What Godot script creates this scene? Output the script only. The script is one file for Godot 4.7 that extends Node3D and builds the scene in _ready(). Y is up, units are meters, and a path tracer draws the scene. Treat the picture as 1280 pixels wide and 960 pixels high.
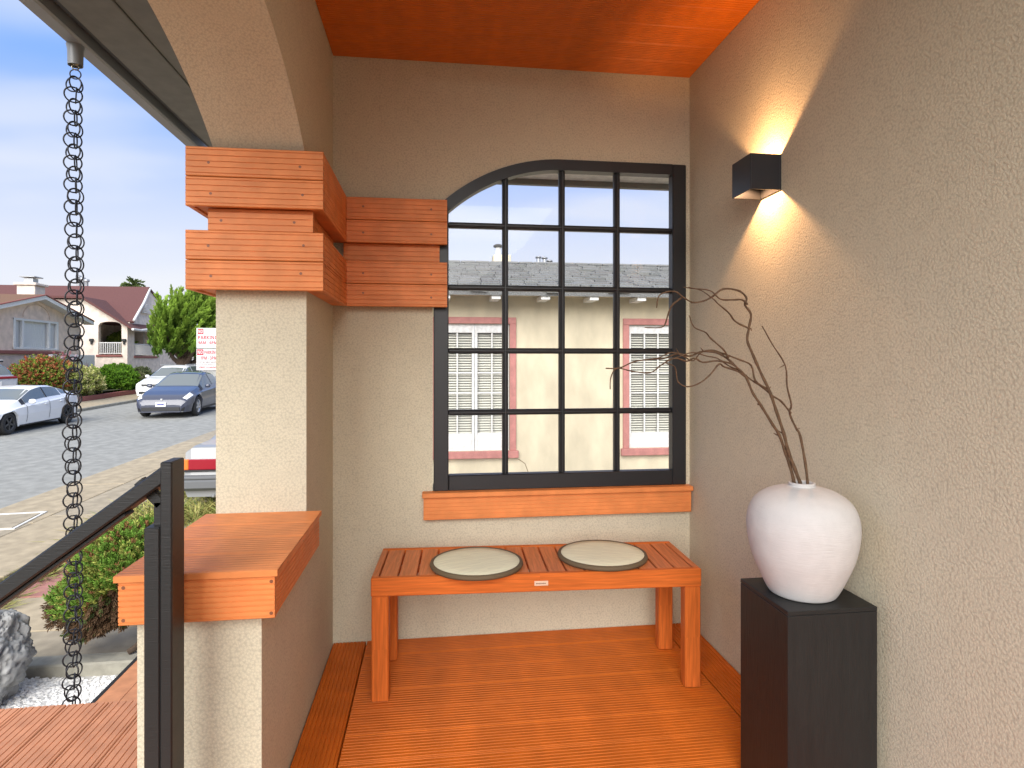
extends Node3D
# A small covered porch: orange boards, stucco walls, an arched window, a bench, and the street beyond. x runs to the porch's wall, -z down the street, y = 0 is eye height.

const FLOOR_Y := -1.25
const CEIL_Y := 1.353
const BACK_Z := -2.797
const RIGHT_X := 1.219
const LEFT_X := -0.44
const OUT_X := -0.741

var rng := RandomNumberGenerator.new()
var taken := {}
var M := {}
var T := {}


# ------------------------------------------------------------------ mesh building
class MB:
	var v := PackedVector3Array()
	var n := PackedVector3Array()
	var ix := PackedInt32Array()
	var c := PackedColorArray()
	var tint := Color.WHITE
	var xf := Transform3D.IDENTITY

	func vert(p: Vector3, nn: Vector3) -> int:
		v.append(xf * p)
		n.append((xf.basis * nn).normalized())
		c.append(tint)
		return v.size() - 1

	func tri(a: Vector3, b: Vector3, d: Vector3) -> void:  # counter-clockwise from outside
		var nn := (b - a).cross(d - a)
		if nn.length_squared() < 1e-16:
			return
		nn = nn.normalized()
		var i := vert(a, nn)
		vert(b, nn)
		vert(d, nn)
		ix.append_array([i, i + 2, i + 1])

	func quad(a: Vector3, b: Vector3, d: Vector3, e: Vector3) -> void:
		var nn := (d - a).cross(e - b)
		if nn.length_squared() < 1e-16:
			return
		nn = nn.normalized()
		var i := vert(a, nn)
		vert(b, nn)
		vert(d, nn)
		vert(e, nn)
		ix.append_array([i, i + 2, i + 1, i, i + 3, i + 2])

	func poly(p: PackedVector3Array) -> void:  # convex, counter-clockwise from outside
		for k in range(1, p.size() - 1):
			tri(p[0], p[k], p[k + 1])

	func grid(rows: Array, flip := false) -> void:  # rows of Vector3; smooth
		var r := rows.size()
		var k: int = rows[0].size()
		var base := v.size()
		for i in r:
			for j in k:
				var du: Vector3 = rows[mini(i + 1, r - 1)][j] - rows[maxi(i - 1, 0)][j]
				var dv: Vector3 = rows[i][mini(j + 1, k - 1)] - rows[i][maxi(j - 1, 0)]
				var nn := du.cross(dv)
				if flip:
					nn = -nn
				if nn.length_squared() < 1e-14:
					nn = Vector3.UP
				vert(rows[i][j], nn.normalized())
		for i in r - 1:
			for j in k - 1:
				var a := base + i * k + j
				var b := a + 1
				var d := a + k
				var e := d + 1
				if flip:
					ix.append_array([a, d, b, b, d, e])
				else:
					ix.append_array([a, b, d, b, e, d])

	func box(ctr: Vector3, size: Vector3, bev := 0.0) -> void:
		var h := size * 0.5
		var b := minf(bev, minf(h.x, minf(h.y, h.z)) * 0.9)
		if b <= 0.0:
			var p := []
			for k in 8:
				p.append(ctr + Vector3(h.x if k & 1 else -h.x, h.y if k & 2 else -h.y, h.z if k & 4 else -h.z))
			quad(p[4], p[5], p[7], p[6])
			quad(p[1], p[0], p[2], p[3])
			quad(p[5], p[1], p[3], p[7])
			quad(p[0], p[4], p[6], p[2])
			quad(p[6], p[7], p[3], p[2])
			quad(p[0], p[1], p[5], p[4])
			return
		var i := h - Vector3(b, b, b)
		for ax in 3:
			var u := (ax + 1) % 3
			var w := (ax + 2) % 3
			for s in [-1.0, 1.0]:
				var q := []
				for t in [[-1, -1], [1, -1], [1, 1], [-1, 1]]:
					var e := Vector3.ZERO
					e[ax] = s * h[ax]
					e[u] = t[0] * i[u]
					e[w] = t[1] * i[w]
					q.append(ctr + e)
				if s > 0:
					quad(q[0], q[1], q[2], q[3])
				else:
					quad(q[3], q[2], q[1], q[0])
			for s in [-1.0, 1.0]:
				for t in [-1.0, 1.0]:
					var a := Vector3.ZERO
					var d := Vector3.ZERO
					a[u] = s * h[u]
					a[w] = t * i[w]
					d[u] = s * i[u]
					d[w] = t * h[w]
					var lo := Vector3.ZERO
					lo[ax] = i[ax]
					_oq(ctr, a - lo, a + lo, d + lo, d - lo)
		for sx in [-1.0, 1.0]:
			for sy in [-1.0, 1.0]:
				for sz in [-1.0, 1.0]:
					var a := Vector3(sx * h.x, sy * i.y, sz * i.z)
					var d := Vector3(sx * i.x, sy * h.y, sz * i.z)
					var e := Vector3(sx * i.x, sy * i.y, sz * h.z)
					if (d - a).cross(e - a).dot(a + d + e) > 0:
						tri(ctr + a, ctr + d, ctr + e)
					else:
						tri(ctr + a, ctr + e, ctr + d)

	func _oq(ctr: Vector3, a: Vector3, b: Vector3, d: Vector3, e: Vector3) -> void:  # a quad turned outwards from ctr
		if (d - a).cross(e - b).dot(a + b + d + e) > 0:
			quad(ctr + a, ctr + b, ctr + d, ctr + e)
		else:
			quad(ctr + e, ctr + d, ctr + b, ctr + a)

	func span(a: Vector3, b: Vector3, bev := 0.0) -> void:  # a box between two corners
		var lo := Vector3(minf(a.x, b.x), minf(a.y, b.y), minf(a.z, b.z))
		var hi := Vector3(maxf(a.x, b.x), maxf(a.y, b.y), maxf(a.z, b.z))
		box((lo + hi) * 0.5, hi - lo, bev)

	func tube(pts: PackedVector3Array, radii: PackedFloat32Array, sides := 6) -> void:
		var side := Vector3.ZERO
		var rows := []
		for k in pts.size():
			var dir := (pts[mini(k + 1, pts.size() - 1)] - pts[maxi(k - 1, 0)]).normalized()
			if side == Vector3.ZERO:
				side = dir.cross(Vector3(0.31, 0.17, 0.93)).normalized()
			side = (side - dir * side.dot(dir)).normalized()
			var up := dir.cross(side)
			var row := []
			for j in sides + 1:
				var an := TAU * j / sides
				row.append(pts[k] + (side * cos(an) + up * sin(an)) * radii[k])
			rows.append(row)
		grid(rows, true)
		var last := rows.size() - 1
		for j in sides:
			tri(pts[0], rows[0][j + 1], rows[0][j])
			tri(pts[last], rows[last][j], rows[last][j + 1])

	func lathe(prof: Array, segs := 32, ctr := Vector3.ZERO) -> void:  # prof: [r, y] from the bottom up, outside
		var rows := []
		for p in prof:
			var row := []
			for j in segs + 1:
				var an := TAU * j / segs
				row.append(ctr + Vector3(cos(an) * p[0], p[1], sin(an) * p[0]))
			rows.append(row)
		grid(rows, false)

	func torus(at: Transform3D, R: float, r: float, k := 20, m := 6) -> void:
		var rows := []
		for i in k + 1:
			var a := TAU * i / k
			var row := []
			for j in m + 1:
				var b := TAU * j / m
				row.append(at * Vector3(cos(a) * (R + r * cos(b)), sin(a) * (R + r * cos(b)), r * sin(b)))
			rows.append(row)
		grid(rows, false)

	func disc(ctr: Vector3, axis: Vector3, r: float, segs := 10) -> void:
		var u := axis.cross(Vector3(0.3, 0.9, 0.21)).normalized()
		var w := axis.cross(u).normalized()
		for j in segs:
			var a := TAU * j / segs
			var b := TAU * (j + 1) / segs
			tri(ctr, ctr + (u * cos(a) + w * sin(a)) * r, ctr + (u * cos(b) + w * sin(b)) * r)

	func board(L: float, W: float, Th: float, grooves: int, gw := 0.004, gd := 0.003) -> void:
		# along x, grooved face at y = 0, width along z, all centred; V grooves
		var z0 := -W * 0.5
		var p := [Vector2(z0, -0.0025), Vector2(z0 + 0.0025, 0)]
		for k in grooves:
			var zc := z0 + W * (k + 0.5) / grooves if grooves > 1 else 0.0
			p.append_array([Vector2(zc - gw * 0.5, 0), Vector2(zc - gw * 0.2, -gd), Vector2(zc + gw * 0.2, -gd), Vector2(zc + gw * 0.5, 0)])
		p.append_array([Vector2(-z0 - 0.0025, 0), Vector2(-z0, -0.0025)])
		var x := L * 0.5
		for k in p.size() - 1:
			quad(Vector3(-x, p[k].y, p[k].x), Vector3(-x, p[k + 1].y, p[k + 1].x), Vector3(x, p[k + 1].y, p[k + 1].x), Vector3(x, p[k].y, p[k].x))
		var t := -0.0025
		quad(Vector3(-x, -Th, -z0), Vector3(x, -Th, -z0), Vector3(x, t, -z0), Vector3(-x, t, -z0))
		quad(Vector3(x, -Th, z0), Vector3(-x, -Th, z0), Vector3(-x, t, z0), Vector3(x, t, z0))
		for s in [-1.0, 1.0]:
			var q := [Vector3(s * x, -Th, z0), Vector3(s * x, t, z0), Vector3(s * x, t, -z0), Vector3(s * x, -Th, -z0)]
			if s < 0:
				q.reverse()
			quad(q[0], q[1], q[2], q[3])
		quad(Vector3(-x, -Th, z0), Vector3(x, -Th, z0), Vector3(x, -Th, -z0), Vector3(-x, -Th, -z0))

	static func new_sash(x0: float, x1: float, y0: float, y1: float, z: float, glass_y0: float) -> MB:
		var b := MB.new()
		b.span(Vector3(x0, y0, z - 0.04), Vector3(x0 + 0.034, y1, z), 0.004)
		b.span(Vector3(x1 - 0.034, y0, z - 0.04), Vector3(x1, y1, z), 0.004)
		b.span(Vector3(x0 + 0.034, y1 - 0.118, z - 0.04), Vector3(x1 - 0.034, y1, z - 0.001), 0.004)
		b.span(Vector3(x0 + 0.034, y0, z - 0.04), Vector3(x1 - 0.034, glass_y0, z - 0.001), 0.004)
		return b

	func mesh() -> ArrayMesh:
		var a := []
		a.resize(Mesh.ARRAY_MAX)
		a[Mesh.ARRAY_VERTEX] = v
		a[Mesh.ARRAY_NORMAL] = n
		a[Mesh.ARRAY_COLOR] = c
		a[Mesh.ARRAY_INDEX] = ix
		var am := ArrayMesh.new()
		am.add_surface_from_arrays(Mesh.PRIMITIVE_TRIANGLES, a)
		return am


func boxmesh(size: Vector3, bev := 0.0) -> ArrayMesh:
	var b := MB.new()
	b.box(Vector3.ZERO, size, bev)
	return b.mesh()


# ------------------------------------------------------------------ naming
func numbered(called: String, parent: Node) -> String:
	var key := "%d/%s" % [parent.get_instance_id(), called]
	var k: int = taken.get(key, 0)
	taken[key] = k + 1
	return called if k == 0 else "%s_%03d" % [called, k]


func tag(o: Node, label: String, category: String, group := "", kind := "") -> Node:
	o.set_meta("label", label)
	o.set_meta("category", category)
	if group:
		o.set_meta("group", group)
	if kind:
		o.set_meta("kind", kind)
	return o


func thing(called: String, label: String, category: String, group := "", at := Vector3.ZERO, turn := 0.0) -> Node3D:
	var o := Node3D.new()
	o.name = numbered(called, self)
	add_child(o, true)
	o.position = at
	o.rotation.y = turn
	tag(o, label, category, group)
	return o


func part(called: String, shape, material: Material, parent: Node = null, at := Transform3D.IDENTITY) -> MeshInstance3D:
	var o := MeshInstance3D.new()
	if parent == null:
		parent = self
	o.name = numbered(called, parent)
	o.mesh = shape.mesh() if shape is MB else shape
	o.material_override = material
	o.transform = at
	parent.add_child(o, true)
	return o


func struct(called: String, shape, material: Material, label: String, category: String) -> MeshInstance3D:
	var o := part(called, shape, material)
	tag(o, label, category, "", "structure")
	return o


func many(called: String, m: Mesh, material: Material, places: Array, colors: Array, parent: Node = null) -> MultiMeshInstance3D:
	var mm := MultiMesh.new()
	mm.transform_format = MultiMesh.TRANSFORM_3D
	mm.use_colors = true
	mm.mesh = m
	mm.instance_count = places.size()
	for k in places.size():
		mm.set_instance_transform(k, places[k])
		mm.set_instance_color(k, colors[k])
	var o := MultiMeshInstance3D.new()
	if parent == null:
		parent = self
	o.name = numbered(called, parent)
	o.multimesh = mm
	o.material_override = material
	o.set_meta("kind", "stuff")
	parent.add_child(o, true)
	return o


# ------------------------------------------------------------------ textures and materials
func tex(w: int, h: int, f: Callable) -> ImageTexture:
	var bytes := PackedByteArray()
	bytes.resize(w * h)
	for y in h:
		for x in w:
			bytes[y * w + x] = int(clampf(f.call(x, y), 0.0, 1.0) * 255.0)
	return ImageTexture.create_from_image(Image.create_from_data(w, h, false, Image.FORMAT_L8, bytes))


func noise(sd: int, freq: float, oct := 1, kind := FastNoiseLite.TYPE_SIMPLEX_SMOOTH) -> FastNoiseLite:
	var f := FastNoiseLite.new()
	f.seed = sd
	f.noise_type = kind
	f.frequency = freq
	f.fractal_type = FastNoiseLite.FRACTAL_FBM if oct > 1 else FastNoiseLite.FRACTAL_NONE
	f.fractal_octaves = oct
	return f


func seamless(sd: int, freq: float, oct: int, size: int) -> Image:
	var im := noise(sd, freq, oct).get_seamless_image(size, size, false, false, 0.15, true)
	im.convert(Image.FORMAT_L8)
	return im


func levels(im: Image, lo: float, hi: float, other: Image = null, share := 0.0) -> ImageTexture:
	var a := im.get_data()
	var b := other.get_data() if other else PackedByteArray()
	for k in a.size():
		var x := a[k] / 255.0
		if other:
			x = x * (1.0 - share) + b[k] / 255.0 * share
		a[k] = int(clampf(lo + (hi - lo) * x, 0, 1) * 255)
	return ImageTexture.create_from_image(Image.create_from_data(im.get_width(), im.get_height(), false, Image.FORMAT_L8, a))


func make_textures() -> void:
	var gf := noise(11, 0.095, 1, FastNoiseLite.TYPE_CELLULAR)
	gf.cellular_return_type = FastNoiseLite.RETURN_DISTANCE
	gf.cellular_jitter = 1.0
	gf.domain_warp_enabled = true
	gf.domain_warp_frequency = 0.06
	gf.domain_warp_amplitude = 9.0
	var domes := gf.get_seamless_image(1024, 1024, true, false, 0.12, true)
	domes.convert(Image.FORMAT_L8)
	var sand := seamless(15, 0.20, 3, 1024)
	var grains := levels(domes, 0.0, 1.0, sand, 0.45).get_image()
	var clouds := seamless(12, 0.008, 4, 1024)
	var specks := seamless(13, 0.35, 1, 1024)
	T.stucco_h = levels(grains, 0.0, 1.0)
	T.stucco_c = levels(clouds, 0.76, 1.05, grains, 0.90)
	T.ground_c = levels(clouds, 0.74, 1.05, specks, 0.45)
	T.ground_h = levels(specks, 0, 1)
	T.mottle = levels(clouds, 0.86, 1.0)
	T.chalk = levels(clouds, 0.93, 1.0, grains, 0.4)
	T.dirty = levels(clouds, 0.7, 1.05)
	var gn := noise(21, 0.02, 3)
	var gn2 := noise(22, 0.12, 2)
	T.grain = tex(512, 512, func(x, y): return 0.88 + 0.12 * gn.get_noise_2d(x * 0.25, y * 2.2 + 6.0 * gn2.get_noise_2d(x * 0.08, y * 0.1)) + 0.09 * gn2.get_noise_2d(x * 0.12, y * 5.0))
	T.grain_h = tex(512, 512, func(x, y): return 0.5 + 0.5 * gn2.get_noise_2d(x * 0.1, y * 4.0))
	T.straw = tex(256, 256, func(x, y): return 0.92 + 0.10 * gn2.get_noise_2d(x * 0.25, y * 9.0) + 0.06 * sin(y * TAU / 6.0))
	T.shingle = tex(256, 256, func(x, y): return 0.75 + 0.3 * gn2.get_noise_2d(x * 2.0, y * 2.0))


func lin(r: float, g: float, b: float) -> Color:
	return Color(r, g, b).linear_to_srgb()


func mat(called: String, r: float, g: float, b: float, rough := 0.8, o := {}) -> StandardMaterial3D:
	var m := StandardMaterial3D.new()
	m.resource_name = called
	m.albedo_color = lin(r, g, b)
	m.roughness = rough
	m.metallic = o.get("metal", 0.0)
	m.metallic_specular = o.get("spec", 0.5)
	if o.has("tex"):
		m.albedo_texture = o.tex
	if o.has("h"):
		m.heightmap_enabled = true
		m.heightmap_texture = o.h
		m.heightmap_scale = o.hs
	if o.has("scale"):
		m.uv1_triplanar = true
		m.uv1_world_triplanar = o.get("world", true)
		m.uv1_scale = o.scale if o.scale is Vector3 else Vector3.ONE * o.scale
		m.uv1_triplanar_sharpness = 4.0
	if o.get("vc", false):
		m.vertex_color_use_as_albedo = true
	if o.has("back"):
		m.backlight_enabled = true
		m.backlight = o.back
	if o.has("coat"):
		m.clearcoat_enabled = true
		m.clearcoat = o.coat
		m.clearcoat_roughness = 0.06
	M[called] = m
	return m


func make_materials() -> void:
	mat("stucco", 0.69, 0.635, 0.475, 0.95, {"tex": T.stucco_c, "h": T.stucco_h, "hs": 0.17, "scale": 1.4})
	mat("orange_paint", 0.84, 0.285, 0.085, 0.5, {"spec": 0.4, "tex": T.mottle, "scale": 0.9})
	mat("floor_paint", 0.64, 0.15, 0.014, 0.5, {"spec": 0.3, "tex": T.mottle, "scale": 0.9})
	mat("ceiling_paint", 0.70, 0.175, 0.002, 0.5, {"tex": T.mottle, "scale": 1.3})
	mat("deck_paint", 0.66, 0.285, 0.14, 0.62, {"tex": T.mottle, "scale": 1.1})
	mat("bench_wood", 0.74, 0.175, 0.03, 0.5, {"spec": 0.3, "tex": T.grain, "h": T.grain_h, "hs": 0.015, "scale": Vector3(1.2, 3.0, 1.2), "world": false})
	mat("bench_slat_wood", 0.77, 0.25, 0.085, 0.48, {"spec": 0.35, "tex": T.grain, "scale": Vector3(1.2, 3.0, 3.0), "world": false})
	mat("black_frame", 0.0125, 0.0135, 0.0155, 0.42, {"h": T.grain_h, "hs": 0.02, "scale": 2.0})
	mat("black_wood", 0.0105, 0.0102, 0.0098, 0.5, {"h": T.grain_h, "hs": 0.05, "tex": T.grain, "scale": Vector3(1.6, 1.6, 1.6), "world": false})
	mat("rail_black", 0.017, 0.0165, 0.016, 0.45, {"h": T.grain_h, "hs": 0.04, "scale": 2.0})
	mat("lamp_black", 0.02, 0.022, 0.027, 0.32)
	mat("lamp_inside", 0.6, 0.6, 0.58, 0.3, {"metal": 0.6})
	mat("chain_metal", 0.022, 0.022, 0.026, 0.42, {"metal": 0.4})
	mat("screw", 0.22, 0.075, 0.03, 0.5)
	mat("vase_clay", 0.55, 0.535, 0.52, 0.95, {"tex": T.chalk, "h": T.grain_h, "hs": 0.08, "scale": Vector3(2.6, 2.2, 2.6)})
	mat("dark_hole", 0.01, 0.009, 0.008, 1.0)
	mat("branch_bark", 0.135, 0.074, 0.036, 0.85, {"tex": T.dirty, "h": T.grain_h, "hs": 0.05, "scale": 8.0})
	mat("straw", 0.93, 0.90, 0.64, 0.85, {"tex": T.straw, "h": T.straw, "hs": 0.08, "scale": Vector3(1.0, 1.0, 3.0), "world": false})
	mat("straw_border", 0.12, 0.085, 0.045, 0.8)
	mat("plate", 0.7, 0.5, 0.36, 0.5)
	mat("plate_ink", 0.15, 0.07, 0.04, 0.6)
	mat("eave_paint", 0.15, 0.15, 0.128, 0.6, {"tex": T.mottle, "scale": 1.2})
	mat("gutter_paint", 0.21, 0.215, 0.215, 0.4)
	mat("gutter_dark", 0.02, 0.021, 0.024, 0.6)
	mat("hook_metal", 0.5, 0.45, 0.33, 0.3, {"metal": 0.8})
	var g := mat("window_glass", 1, 1, 1, 0.0)
	g.transparency = BaseMaterial3D.TRANSPARENCY_ALPHA
	g.albedo_color.a = 0.03
	g.metallic_specular = 0.22
	# outside
	mat("soil", 0.13, 0.12, 0.06, 1.0, {"tex": T.ground_c, "scale": 0.3})
	mat("asphalt", 0.34, 0.335, 0.30, 0.95, {"tex": T.ground_c, "h": T.ground_h, "hs": 0.15, "scale": 0.35})
	mat("concrete", 0.46, 0.375, 0.25, 0.95, {"tex": T.ground_c, "h": T.ground_h, "hs": 0.1, "scale": 0.5})
	mat("concrete_b", 0.41, 0.345, 0.245, 0.95, {"tex": T.ground_c, "h": T.ground_h, "hs": 0.1, "scale": 0.57})
	mat("kerb_concrete", 0.34, 0.32, 0.26, 0.95, {"tex": T.ground_c, "scale": 0.8})
	mat("garden_wall", 0.40, 0.38, 0.31, 0.95, {"tex": T.ground_c, "h": T.ground_h, "hs": 0.1, "scale": 0.9})
	mat("pink_paving", 0.44, 0.20, 0.165, 0.95, {"tex": T.ground_c, "h": T.ground_h, "hs": 0.1, "scale": 0.6})
	mat("white_paint", 0.75, 0.74, 0.70, 0.7, {"tex": T.mottle, "scale": 0.9})
	mat("gravel_base", 0.5, 0.49, 0.47, 1.0)
	mat("pebble", 1, 1, 1, 0.9, {"vc": true})
	mat("rock", 0.33, 0.33, 0.32, 0.95, {"tex": T.mottle, "h": T.ground_h, "hs": 0.1, "scale": 1.4})
	mat("leaf", 1, 1, 1, 0.75, {"vc": true, "back": Color(0.35, 0.35, 0.35), "spec": 0.3})
	mat("bark", 0.11, 0.075, 0.05, 0.95, {"tex": T.dirty, "h": T.grain_h, "hs": 0.8, "scale": 1.6})
	mat("cream_stucco", 0.69, 0.60, 0.42, 0.95, {"tex": T.mottle, "h": T.ground_h, "hs": 0.15, "scale": Vector3(0.33, 0.16, 0.33)})
	mat("pink_trim", 0.50, 0.20, 0.17, 0.7, {"tex": T.mottle, "scale": 1.0})
	mat("pink_fascia", 0.56, 0.30, 0.235, 0.7, {"tex": T.mottle, "scale": 1.0})
	mat("old_white", 0.78, 0.77, 0.73, 0.65, {"tex": T.mottle, "scale": 2.0})
	mat("slate_a", 0.33, 0.335, 0.325, 0.95, {"tex": T.shingle, "scale": 1.0, "vc": true})
	mat("blind", 0.62, 0.61, 0.52, 0.7)
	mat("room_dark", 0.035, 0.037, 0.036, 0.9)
	mat("crack", 0.16, 0.11, 0.06, 1.0)
	mat("house_grey", 0.80, 0.63, 0.50, 0.95, {"tex": T.mottle, "scale": 0.3})
	mat("house_pink", 0.80, 0.69, 0.58, 0.95, {"tex": T.mottle, "scale": 0.3})
	mat("red_roof", 0.20, 0.078, 0.07, 0.9, {"tex": T.shingle, "h": T.shingle, "hs": 2.0, "scale": 0.5})
	mat("tan_roof", 0.30, 0.155, 0.08, 0.9, {"tex": T.shingle, "h": T.shingle, "hs": 2.0, "scale": 0.5})
	mat("red_band", 0.25, 0.085, 0.07, 0.8)
	mat("curtain", 0.62, 0.62, 0.58, 0.9)
	mat("flue_metal", 0.35, 0.36, 0.37, 0.45, {"metal": 0.6})
	mat("sign_white", 0.56, 0.55, 0.54, 0.5)
	mat("sign_red", 0.36, 0.012, 0.03, 0.5)
	mat("sign_grey", 0.22, 0.17, 0.17, 0.6)
	mat("post_metal", 0.3, 0.3, 0.3, 0.5, {"metal": 0.5})
	# cars
	mat("car_white", 0.78, 0.78, 0.77, 0.28, {"coat": 1.0})
	mat("car_blue_grey", 0.04, 0.045, 0.07, 0.35, {"coat": 0.8})
	mat("car_silver", 0.46, 0.46, 0.45, 0.35, {"coat": 0.7, "metal": 0.2})
	mat("car_pale", 0.24, 0.245, 0.245, 0.4, {"coat": 0.5})
	mat("car_glass", 0.12, 0.135, 0.13, 0.05, {"spec": 0.8})
	mat("car_trim", 0.015, 0.015, 0.016, 0.5)
	mat("bumper_grey", 0.11, 0.115, 0.12, 0.5)
	mat("tyre", 0.02, 0.02, 0.02, 0.85)
	mat("rim_silver", 0.55, 0.55, 0.56, 0.3, {"metal": 0.7})
	mat("rim_dark", 0.07, 0.07, 0.07, 0.4, {"metal": 0.5})
	mat("head_lamp", 0.75, 0.77, 0.78, 0.1)
	mat("tail_red", 0.26, 0.010, 0.022, 0.15)
	mat("tail_amber", 0.72, 0.17, 0.03, 0.2)
	mat("number_plate", 0.75, 0.74, 0.72, 0.5)
	mat("plate_blue", 0.06, 0.07, 0.25, 0.5)


# ------------------------------------------------------------------ light
func setup() -> void:
	var cam := Camera3D.new()
	cam.name = "camera"
	add_child(cam)
	cam.keep_aspect = Camera3D.KEEP_HEIGHT
	cam.set_frustum(960.0 / 765.0 * 0.05, Vector2(0, -29.0 / 765.0 * 0.05), 0.05, 900.0)
	cam.rotation.y = -atan(99.0 / 765.0)
	cam.current = true

	var w := 1024
	var h := 512
	var im := Image.create(w, h, false, Image.FORMAT_RGBF)
	var cl := noise(5, 1.0, 4)
	for y in h:
		var el := PI * (0.5 - (y + 0.5) / h)
		for x in w:
			var az := TAU * (x + 0.5) / w
			var d := Vector3(cos(el) * sin(az), sin(el), -cos(el) * cos(az))
			var t := clampf(sin(el), 0.0, 1.0)
			var base := Color(0.80, 0.83, 0.90).lerp(Color(0.17, 0.40, 1.0), smoothstep(0.06, 0.47, t))
			var up := maxf(d.y, 0.04) + 0.18
			var q := Vector3(d.x / up * 0.55, d.z / up * 1.5, 0.3)
			var cov := smoothstep(-0.12, 0.55, cl.get_noise_3dv(q) + 0.22 * cl.get_noise_3dv(q * 3.1) - 0.02 + 0.6 * smoothstep(0.55, 0.85, t))
			var col := base.lerp(Color(0.84, 0.86, 0.90), cov * (0.5 + 0.3 * smoothstep(0.5, 0.8, t)))
			im.set_pixel(x, y, Color(col.r, col.g, col.b) * SKY)
	var pm := PanoramaSkyMaterial.new()
	pm.panorama = ImageTexture.create_from_image(im)
	var sky := Sky.new()
	sky.sky_material = pm
	var e := Environment.new()
	e.background_mode = Environment.BG_SKY
	e.sky = sky
	e.tonemap_mode = Environment.TONE_MAPPER_LINEAR
	e.tonemap_exposure = EXPOSURE
	e.sdfgi_enabled = true
	e.ssao_enabled = true
	e.ssil_enabled = true
	var we := WorldEnvironment.new()
	we.name = "world_environment"
	we.environment = e
	add_child(we)

	var sun := DirectionalLight3D.new()
	sun.name = "sun"
	add_child(sun)
	sun.light_color = Color(1.0, 0.985, 0.96)
	sun.light_energy = SUN
	sun.light_angular_distance = 60.0
	sun.shadow_enabled = true
	sun.look_at_from_position(Vector3(-0.20, 0.54, 0.82), Vector3.ZERO)


const SKY := 0.385
const EXPOSURE := 2.85
const SUN := 0.8


func _ready() -> void:
	rng.seed = 4242
	setup()
	make_textures()
	make_materials()
	ground_and_street()
	porch_shell()
	neighbour_house()
	street_houses()
	far_trees()
	arched_window()
	trims()
	ledge()
	eave()
	rain_chain()
	handrail()
	deck()
	front_garden()
	bench()
	lamp()
	pedestal_and_vase()
	branches()
	cars()
	signs()


# ------------------------------------------------------------------ ground and street
func gy(z: float) -> float:
	return -2.4 - 0.017 * z


func sheet(mb: MB, x0: float, x1: float, z0: float, z1: float, lift: float) -> void:  # a sloped sheet, z0 < z1
	mb.quad(Vector3(x0, gy(z1) + lift, z1), Vector3(x1, gy(z1) + lift, z1), Vector3(x1, gy(z0) + lift, z0), Vector3(x0, gy(z0) + lift, z0))


func slab(mb: MB, x0: float, x1: float, z0: float, z1: float, lo: float, hi: float, bev := 0.0) -> void:  # a sloped block
	var zc := (z0 + z1) * 0.5
	mb.xf = Transform3D(Basis(Vector3.RIGHT, 0.017), Vector3((x0 + x1) * 0.5, gy(zc) + (lo + hi) * 0.5, zc))
	mb.box(Vector3.ZERO, Vector3(x1 - x0, hi - lo, z1 - z0), bev)
	mb.xf = Transform3D.IDENTITY


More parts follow.
